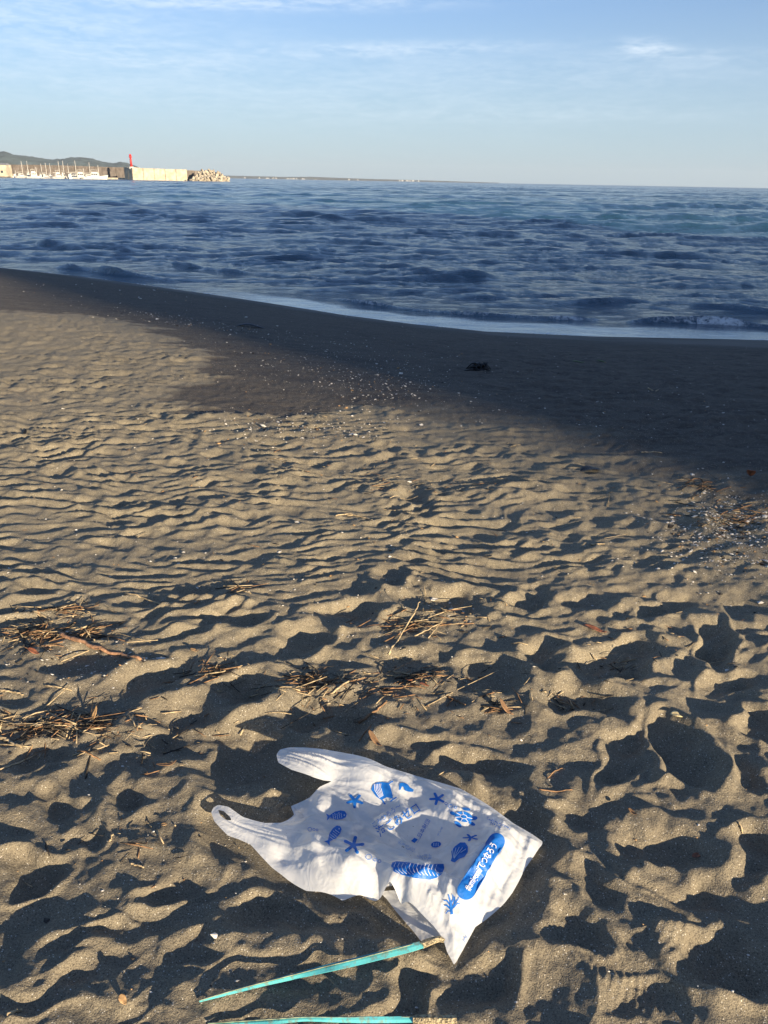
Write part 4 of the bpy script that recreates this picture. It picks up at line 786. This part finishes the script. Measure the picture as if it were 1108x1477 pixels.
for (x, y, s), z0 in zip(PT, hz_):
    a = rs_.uniform(0, 6.28); m_ = len(V_); k = 5
    rr_ = s * rs_.uniform(.5, 1.2, k); tl = rs_.uniform(-.4, .4, 2)
    for j in range(k):
        q = a + 6.283 * j / k; dx, dy = rr_[j] * math.cos(q), rr_[j] * .7 * math.sin(q); V_.append((x + dx, y + dy, z0 + s * .22 + dx * tl[0] + dy * tl[1]))
    V_.append((x, y, z0 + s * .55)); V_.append((x, y, z0 - s * .3))
    for j in range(k): F_ += [(m_ + j, m_ + (j + 1) % k, m_ + k), (m_ + (j + 1) % k, m_ + j, m_ + k + 1)]
    MI += [0 if rs_.rand() < .62 else (1 if rs_.rand() < .5 else 2)] * (2 * k)
me = pymesh('shell_chips', V_, F_, False); o = link('shell_fragments', me); [me.materials.append(x) for x in (SHELL, TANL, DARKW)]; me.polygons.foreach_set('material_index', MI)
tag(o, 'pale shell chips strewn over the sand', 'shell fragments', kind='stuff')

# ------------------------------------------------------------------ harbour
def box_v(x0, x1, y0, y1, z0, z1): return [(x0, y0, z0), (x1, y0, z0), (x1, y1, z0), (x0, y1, z0), (x0, y0, z1), (x1, y0, z1), (x1, y1, z1), (x0, y1, z1)]
BF = [(0, 3, 2, 1), (4, 5, 6, 7), (0, 1, 5, 4), (1, 2, 6, 5), (2, 3, 7, 6), (3, 0, 4, 7)]
def join(parts):
    V_, F_ = [], []
    for v, f in parts: m_ = len(V_); V_ += [tuple(p) for p in v]; F_ += [tuple(q + m_ for q in g_) for g_ in f]
    return V_, F_
def bx(*a): return (box_v(*a), BF)
CONC = simple('sunlit_concrete', (.50, .44, .33), .9, .22, .35, .1); CONC2 = simple('shaded_grey_concrete', (.17, .145, .125), .9, .25, .3, .1); TETR = simple('tetrapod_concrete', (.36, .32, .25), .9, .3, .4, .1)  # CONC2: shade of the wall's turned-away face put into a darker colour
WHITE = simple('boat_white', (.60, .58, .52), .5, .08, 1); GLASS = simple('boat_glass', (.05, .06, .08), .15, .2, 2); RED = simple('red_paint', (.62, .035, .03), .5, .15, 1); BOOT = simple('hull_stripe', (.08, .12, .25), .5, .2, 1); TIN = simple('roof_grey', (.25, .26, .27), .6, .2, 1)
def zrow(px, py, Yd): return CAM_H + (hz(px) - py) * PXR * math.hypot(*far(px, Yd))
def wall_run(name, stations, th_, mat, npan, label, group=None):
    # stations: (px, Y, top row)
    root = bpy.data.objects.new(name, None); COL.objects.link(root); tag(root, label, 'breakwater', group)
    P = np.array([[*far(px, Yd), zrow(px, py, Yd)] for px, Yd, py in stations]); cum = np.r_[0, np.cumsum(np.hypot(*np.diff(P[:, :2], axis=0).T))]
    t = np.linspace(0, cum[-1], npan + 1); Q = np.stack([np.interp(t, cum, P[:, i]) for i in range(3)], -1)
    core_v, core_f = [], []
    for i in range(npan):
        a, b = Q[i], Q[i + 1]; d = (b - a)[:2]; L = np.hypot(*d); d = d / L; nn = np.array([-d[1], d[0]]); g = .18; pr = rl.uniform(0, .12); tz = (a[2] + b[2]) / 2 + rl.uniform(-.12, .12)
        o0 = a[:2] + d * g; o1 = b[:2] - d * g
        v = [(*(o0 - nn * pr), SEA - 1.5), (*(o1 - nn * pr), SEA - 1.5), (*(o1 + nn * th_), SEA - 1.5), (*(o0 + nn * th_), SEA - 1.5), (*(o0 - nn * pr), tz), (*(o1 - nn * pr), tz), (*(o1 + nn * th_), tz), (*(o0 + nn * th_), tz)]
        link('wall_panel', pymesh('wall_panel', v, BF, False), mat, root)
        v = [(*(a[:2] + nn * .5), SEA - 1.5), (*(b[:2] + nn * .5), SEA - 1.5), (*(b[:2] + nn * (th_ - .3)), SEA - 1.5), (*(a[:2] + nn * (th_ - .3)), SEA - 1.5), (*(a[:2] + nn * .5), tz - .4), (*(b[:2] + nn * .5), tz - .4), (*(b[:2] + nn * (th_ - .3)), tz - .4), (*(a[:2] + nn * (th_ - .3)), tz - .4)]
        m_ = len(core_v); core_v += v; core_f += [tuple(q + m_ for q in g_) for g_ in BF]
    link('wall_core', pymesh('wall_core', core_v, core_f, False), mat, root); return root
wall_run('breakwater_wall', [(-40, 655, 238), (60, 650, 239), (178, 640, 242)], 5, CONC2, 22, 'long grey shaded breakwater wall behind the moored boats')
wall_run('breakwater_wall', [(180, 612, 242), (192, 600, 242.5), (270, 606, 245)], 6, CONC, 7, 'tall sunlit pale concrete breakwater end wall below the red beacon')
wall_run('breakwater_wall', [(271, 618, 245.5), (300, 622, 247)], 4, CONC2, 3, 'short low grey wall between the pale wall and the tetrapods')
# quay at the foot of the dark wall
a, b = far(-40, 640), far(182, 622); v = [(*a, SEA - 1), (*b, SEA - 1), (b[0], b[1] + 8, SEA - 1), (a[0], a[1] + 8, SEA - 1), (*a, SEA + 1.2), (*b, SEA + 1.2), (b[0], b[1] + 8, SEA + 1.2), (a[0], a[1] + 8, SEA + 1.2)]
tag(link('quay', pymesh('quay', v, BF, False), CONC), 'low pale concrete quay along the foot of the dark wall', 'quay')
# beacon
c = far(191, 604); bz = zrow(191, 243, 604); root = bpy.data.objects.new('harbour_beacon', None); COL.objects.link(root); root.location = (c[0], c[1], bz); tag(root, 'slim red harbour beacon tower standing on the pale breakwater wall', 'beacon')
def lathe(prof, n=16):
    V_ = [(r * math.cos(2 * math.pi * j / n), r * math.sin(2 * math.pi * j / n), z) for r, z in prof for j in range(n)]
    F_ = [(i * n + j, i * n + (j + 1) % n, (i + 1) * n + (j + 1) % n, (i + 1) * n + j) for i in range(len(prof) - 1) for j in range(n)] + [tuple(range(n))[::-1], tuple((len(prof) - 1) * n + j for j in range(n))]; return V_, F_
TH = zrow(191, 224, 604) - bz
link('base', pymesh('base', *lathe([(1.9, -.6), (1.9, .5), (1.5, .9)]), False), WHITE, root); link('tower', pymesh('tower', *lathe([(.85, .9), (.75, TH * .5), (.62, TH * .76)])), RED, root)
link('gallery', pymesh('gallery', *lathe([(.9, TH * .76), (1.15, TH * .78), (1.15, TH * .82), (.9, TH * .83)]), False), RED, root); link('lantern', pymesh('lantern', *lathe([(.75, TH * .83), (.75, TH * .93), (.9, TH * .94), (.3, TH)])), RED, root)
for j in range(3): link('window', pymesh('window', *bx(-.2, .2, -.92, -.7, TH * (.25 + .16 * j), TH * (.25 + .16 * j) + .7), False), GLASS, root)
# storehouse at far left
c = far(2, 628); root = bpy.data.objects.new('storehouse', None); COL.objects.link(root); root.location = (c[0], c[1], SEA); tag(root, 'pale block of a quay building cut by the left edge of the photo', 'building')
hh_ = zrow(2, 239, 628) - SEA
link('wall', pymesh('wall', *bx(-12, 4.2, 0, 9, .5, hh_), False), CONC, root); link('roof', pymesh('roof', *join([([(-12.4, -.4, hh_ + .02), (4.6, -.4, hh_ + .02), (4.6, 9.4, hh_ + .02), (-12.4, 9.4, hh_ + .02), (-12.4, 4.5, hh_ + 1.6), (3.5, 4.5, hh_ + 1.3)], [(0, 3, 2, 1), (0, 1, 5, 4), (1, 2, 5), (2, 3, 4, 5), (3, 0, 4)])]), False), TIN, root)
for j in range(3): link('window', pymesh('window', *bx(-8 + j * 4, -6.4 + j * 4, -.12, .0, 3, 4.6), False), GLASS, root)
# tetrapods
def tetra():
    P = []; dirs = [Vector((0, 0, 1))] + [Vector((math.cos(a) * .943, math.sin(a) * .943, -.333)) for a in (0, 2.0944, 4.18879)]
    for d in dirs:
        q = d.to_track_quat('Z', 'Y').to_matrix(); v, f = lathe([(.42, -.05), (.40, .25), (.27, 1.0), (.20, 1.06)], 8); P.append(([tuple(q @ Vector(p)) for p in v], f))
    return pymesh('tetrapod', *join(P))
tme = tetra(); tme.materials.append(TETR); rt_ = random.Random(21); cnt = 0
for layer, (zz_, n_, p0, p1_) in enumerate(((.3, 15, 277, 331), (1.0, 15, 279, 329), (2.4, 13, 282, 324), (3.9, 11, 285, 318), (5.3, 8, 288, 309))):
    for i in range(n_):
        px = p0 + (p1_ - p0) * (i + rt_.uniform(.2, .8)) / n_; Yd = 594 + layer * 2.6 + rt_.uniform(-1.5, 1.5) + (5 if layer == 0 else 0) * 0; c = far(px, Yd)
        o = bpy.data.objects.new('tetrapod', tme); COL.objects.link(o); s = rt_.uniform(2.1, 2.7); o.scale = (s, s, s); o.location = (c[0], c[1], SEA + zz_ + rt_.uniform(0, .5)); o.rotation_euler = (rt_.uniform(0, 6), rt_.uniform(0, 6), rt_.uniform(0, 6)); tag(o, 'pale concrete tetrapod in the heap at the end of the breakwater', 'tetrapod', 'tetrapods heaped at the breakwater end')
# boats
def boat(px, Yd, L, head, mast, cab, label, stripe=False, flyb=False):
    root = bpy.data.objects.new('moored_boat', None); COL.objects.link(root); c = far(px, Yd); root.location = (c[0], c[1], SEA); root.rotation_euler = (0, 0, R(head)); tag(root, label, 'boat', 'boats moored in the harbour')
    W_ = L * .27; V_, F_ = [], []; n = 11
    for i in range(n):
        s = i / (n - 1); x = -L / 2 + L * s; wd = W_ / 2 * (1 - max(0, (s - .55) / .45) ** 2.2) * (.86 + .14 * min(1, s * 4)); sh = L * (.105 + .075 * max(0, s - .35) ** 1.5 * 2.2); rk = L * .06 * max(0, s - .8) * 5
        V_ += [(x - rk * .4, -wd * .55, -.5), (x, -wd * .9, .35), (x + rk, -wd - .01, sh), (x + rk, wd + .01, sh), (x, wd * .9, .35), (x - rk * .4, wd * .55, -.5)]
    for i in range(n - 1):
        for j in range(6): F_.append((i * 6 + j, (i + 1) * 6 + j, (i + 1) * 6 + (j + 1) % 6, i * 6 + (j + 1) % 6))
    F_ += [(0, 1, 2, 3, 4, 5), tuple((n - 1) * 6 + j for j in range(6))[::-1]]
    link('hull', pymesh('hull', V_, F_, False), WHITE, root)
    if stripe: link('hull_stripe', pymesh('hull_stripe', *join([bx(-L * .45, L * .2, -W_ / 2 - .06, -W_ / 2 + .1, .55, .8), bx(-L * .45, L * .2, W_ / 2 - .1, W_ / 2 + .06, .55, .8)]), False), BOOT, root)
    dk = L * .105; ch = 1.9 * cab; x0, x1 = -L * .22, L * .10
    link('cabin', pymesh('cabin', [(x0, -W_ * .33, dk), (x1 + .8, -W_ * .33, dk), (x1 + .8, W_ * .33, dk), (x0, W_ * .33, dk), (x0, -W_ * .28, dk + ch), (x1, -W_ * .28, dk + ch), (x1, W_ * .28, dk + ch), (x0, W_ * .28, dk + ch)], BF, False), WHITE, root)
    for sx in range(3):
        for s_ in (-1, 1): link('window', pymesh('window', *bx(x0 + .4 + sx * (x1 - x0) / 3.2, x0 + .4 + sx * (x1 - x0) / 3.2 + (x1 - x0) / 4.5, s_ * W_ * .31 - .08, s_ * W_ * .31 + .08, dk + ch * .5, dk + ch * .85), False), GLASS, root)
    if flyb: link('flybridge', pymesh('flybridge', *join([bx(x0 + .3, x1 - .3, -W_ * .24, W_ * .24, dk + ch + .01, dk + ch + .8), bx(x0, x1 - .6, -W_ * .27, W_ * .27, dk + ch + 2.0, dk + ch + 2.12), bx(x0 + .1, x0 + .2, -W_ * .24, -W_ * .2, dk + ch + .8, dk + ch + 2), bx(x1 - .9, x1 - .8, W_ * .2, W_ * .24, dk + ch + .8, dk + ch + 2)]), False), WHITE, root)
    link('mast', pymesh('mast', *tube([(x1 + .4, 0, dk), (x1 + .4, 0, dk + mast)], [.17, .11], 6)), WHITE, root)
    link('boom', pymesh('boom', *tube([(x1 + .4, 0, dk + mast * .3), (-L * .42, 0, dk + mast * .26)], [.13, .12], 6)), WHITE, root)
    link('rigging', pymesh('rigging', *join([tube([(x1 + .4, 0, dk + mast * .95), (L * .48, 0, dk + .6)], [.035, .035], 4), tube([(x1 + .4, 0, dk + mast * .95), (-L * .48, 0, dk + .4)], [.035, .035], 4), tube([(x1 + .1, -.9, dk + mast * .6), (x1 + .1, .9, dk + mast * .6)], [.05, .05], 4)])), TIN, root)
    link('bow_rail', pymesh('bow_rail', *tube([(L * .15, -W_ * .42, dk + 1.0), (L * .35, -W_ * .3, dk + 1.3), (L * .52, 0, dk + 1.7), (L * .35, W_ * .3, dk + 1.3), (L * .15, W_ * .42, dk + 1.0)], [.05] * 5, 4)), TIN, root)
bd = [(22, 9, 100, 4, .8, 0, 0, 'leftmost moored boat, small and low with a short mast'), (31, 10, 70, 9.5, 1, 1, 0, 'second boat from the left, white hull with tall mast'), (41, 10, 110, 10, 1.1, 0, 1, 'third boat from the left, flybridge and tall mast'), (50, 10, 20, 6, 1.3, 1, 1, 'fourth boat from the left with a broad canopy over its cabin'),
      (60, 9, 95, 8.6, .9, 0, 0, 'fifth boat from the left, bow towards the sea'), (66, 9, 80, 9, 1, 1, 0, 'sixth boat from the left with dark hull stripe'), (73, 10, 100, 8.6, 1, 0, 0, 'seventh boat from the left, plain white with mast'), (84, 10, 60, 10, 1.1, 1, 1, 'eighth boat from the left, canopy and tall mast'),
      (92, 10, 95, 10.5, 1, 0, 1, 'ninth boat from the left, tallest mast of the middle boats'), (100, 10, 120, 8.6, 1, 1, 0, 'tenth boat from the left with steep bow'), (107, 12, 15, 10.5, 1.2, 0, 0, 'eleventh boat from the left, long white hull seen broadside'), (118, 12, 8, 5.5, 1.3, 1, 1, 'twelfth boat from the left, low mast and canopy'), (139, 14.5, 2, 7.5, 1.25, 0, 1, 'rightmost and largest white boat, broadside with bow to the right'), (128, 11, 60, 9.5, 1, 0, 0, 'slim boat half hidden behind the stern of the largest white boat')]
for i, (px, L, hd, ms, cb, stp, fb, lab) in enumerate(bd): boat(px, 590 - 12 * (i % 2) - (10 if px > 135 else 0), L, hd, ms, cb, lab, bool(stp), bool(fb))
# hills and the far coast
HILL = simple('wooded_hill', (.10, .135, .125), .95, .35, .012, 0, detail=6); COAST = simple('far_coast', (.16, .17, .15), .95, .4, .01)  # hill colour lightened and blued: distance haze painted into it
def ridge(name, prof, Yd, dep_, mat, rough, seed):
    xs = np.linspace(prof[0][0], prof[-1][0], 240); ty = np.interp(xs, [p[0] for p in prof], [p[1] for p in prof]); V_ = []
    nr = 14
    for j in range(nr):
        s = j / (nr - 1)
        for x, r_ in zip(xs, ty):
            c = far(x, Yd + dep_ * (s - .5)); pk = zrow(x, r_, Yd); f_ = math.sin(math.pi * min(1, s * 1.0)) ** .8
            V_.append((c[0], c[1], SEA - 3 + (pk - SEA + 3) * f_ * (1 + rough * float(pn(c[0] / 140, c[1] / 140, seed)) * (1 - .6 * f_)) + rough * 12 * f_ * float(pn(c[0] / 22, c[1] / 30, seed + 1))))
    tag(link(name, npmesh(name, np.array(V_), gridfaces(nr, 240)), mat), kind='structure')
ridge('hills', [(-260, 243), (-160, 230), (-90, 236), (-40, 227), (0, 224), (12, 223), (25, 225), (40, 227.5), (58, 230), (75, 232), (92, 231), (106, 229.5), (120, 229.5), (138, 231), (152, 235), (166, 236.5), (178, 235.5), (190, 238), (204, 242.5), (222, 248), (250, 253)], 4600, 1300, HILL, .25, 61)
ridge('distant_coast', [(200, 250), (300, 252.5), (335, 253.5), (380, 254.5), (420, 255.2), (450, 255), (480, 256.2), (530, 258), (580, 259.3), (640, 261), (720, 263.6)], 8200, 900, COAST, .06, 63)
FB = simple('far_building_white', (.36, .36, .35), .7, .1, .02); rb = random.Random(3)
for i in range(26):
    px = rb.choice((rb.uniform(340, 520), rb.uniform(350, 460), rb.uniform(575, 610))); c = far(px, 7600 + rb.uniform(-40, 40)); w_, h_ = rb.uniform(4, 11), rb.uniform(4, 9)
    me = pymesh('distant_building', *join([bx(-w_, w_, -6, 6, 0, h_), bx(-w_ * .4, w_ * .3, -4, 4, h_ + .01, h_ + 4)]), False); o = link('distant_building', me, FB, None, (c[0], c[1], zrow(px, 256.5 if px < 520 else 260, 7600) * 0 + 1)); tag(o, 'tiny pale building on the far coast right of the tetrapods', 'building', 'pale buildings on the far coast')

# unseen building added behind the viewer to cast the shade on the right-hand sand
e0 = GB(1108, 722)[:2]; sdx = np.array([math.sin(SUN_AZ), -math.cos(SUN_AZ)]); c = e0 + sdx * 58; nrm = np.array([math.cos(SUN_AZ), math.sin(SUN_AZ)])
shade_bldg = bpy.data.objects.new('shade_building', None); COL.objects.link(shade_bldg); shade_bldg.location = (c[0], c[1], -.5); shade_bldg.rotation_euler = (0, 0, math.atan2(nrm[1], nrm[0])); tag(shade_bldg, 'pale six storey building, unseen, added behind the viewer to cast the shade on the right', 'building')
PLA = simple('plaster', (.62, .58, .50), .85, .1, 2); HH = 22.5
link('wall', pymesh('wall', *bx(0, 36, -12, 0, 0, HH), False), PLA, shade_bldg); link('roof', pymesh('roof', *join([bx(-.15, 36.3, -12.3, .15, HH + .01, HH + .5)]), False), TIN, shade_bldg)
wm = pymesh('window', *bx(-.9, .9, -.05, .04, 0, 1.7), False); wm.materials.append(GLASS); sm_ = pymesh('balcony', *join([bx(-1.5, 1.5, .0, 1.1, -.35, -.2), bx(-1.5, 1.5, 1.0, 1.1, -.2, .75)]), False); sm_.materials.append(PLA)
for fl in range(6):
    for k in range(7):
        o = bpy.data.objects.new('window', wm); COL.objects.link(o); o.parent = shade_bldg; o.location = (2.6 + 4.1 * k, .02, 1.6 + 3.6 * fl)
        if fl: o = bpy.data.objects.new('balcony', sm_); COL.objects.link(o); o.parent = shade_bldg; o.location = (2.6 + 4.1 * k, .045, 1.6 + 3.6 * fl)

# unseen pine added beside the building so its open crown breaks the shade edge
c2 = e0 + sdx * 54 + nrm * 0.9; pine = bpy.data.objects.new('shade_pine', None); COL.objects.link(pine); pine.location = (c2[0], c2[1], 0); tag(pine, 'tall pine, unseen, added behind the viewer to soften the edge of the shade', 'tree')
link('trunk', pymesh('trunk', *tube([(0, 0, -.3), (.2, .1, 4), (-.1, .2, 8), (.1, 0, 14)], [.35, .28, .2, .08], 8)), BROWN, pine)
rp = np.random.RandomState(5); V_, F_ = [], []
for k in range(5200):
    q = rp.normal(0, 1, 3); q[0] *= 1.0; q[1] *= 1.0; p = np.array([q[0], q[1], 0]); z_ = rp.uniform(5.5, 16.5); wv_ = 1.0 - .3 * (z_ - 5) / 12; p = p * wv_; p[2] = z_ + q[2] * .3
    if pn(p[0] / 1.1 + z_ * .3, p[2] / .9, 300) < -.12: continue
    a = rp.normal(0, 1, 3); a /= np.linalg.norm(a); b = np.cross(a, rp.normal(0, 1, 3)); b /= np.linalg.norm(b); s = rp.uniform(.10, .24); m_ = len(V_)
    V_ += [p - a * s, p + b * s * .45, p + a * s, p - b * s * .45]; F_.append((m_, m_ + 1, m_ + 2, m_ + 3))
link('crown', pymesh('crown', V_, F_, False), simple('pine_needles', (.04, .07, .03), .7, .4, 3), pine)['kind'] = 'stuff'

# sea air
hm_, n = newmat('sea_air'); pv = n.a('ShaderNodeVolumePrincipled', ins={'Color': (.80, .88, .95, 1), 'Density': 4e-5, 'Anisotropy': .1}); n.a('ShaderNodeOutputMaterial', ins={'Volume': pv.outputs[0]})
tag(link('haze', pymesh('haze', *bx(-9800, 9800, -2200, 9800, -11, 170), False), hm_), kind='stuff', label='thin pale sea haze', cat='haze')
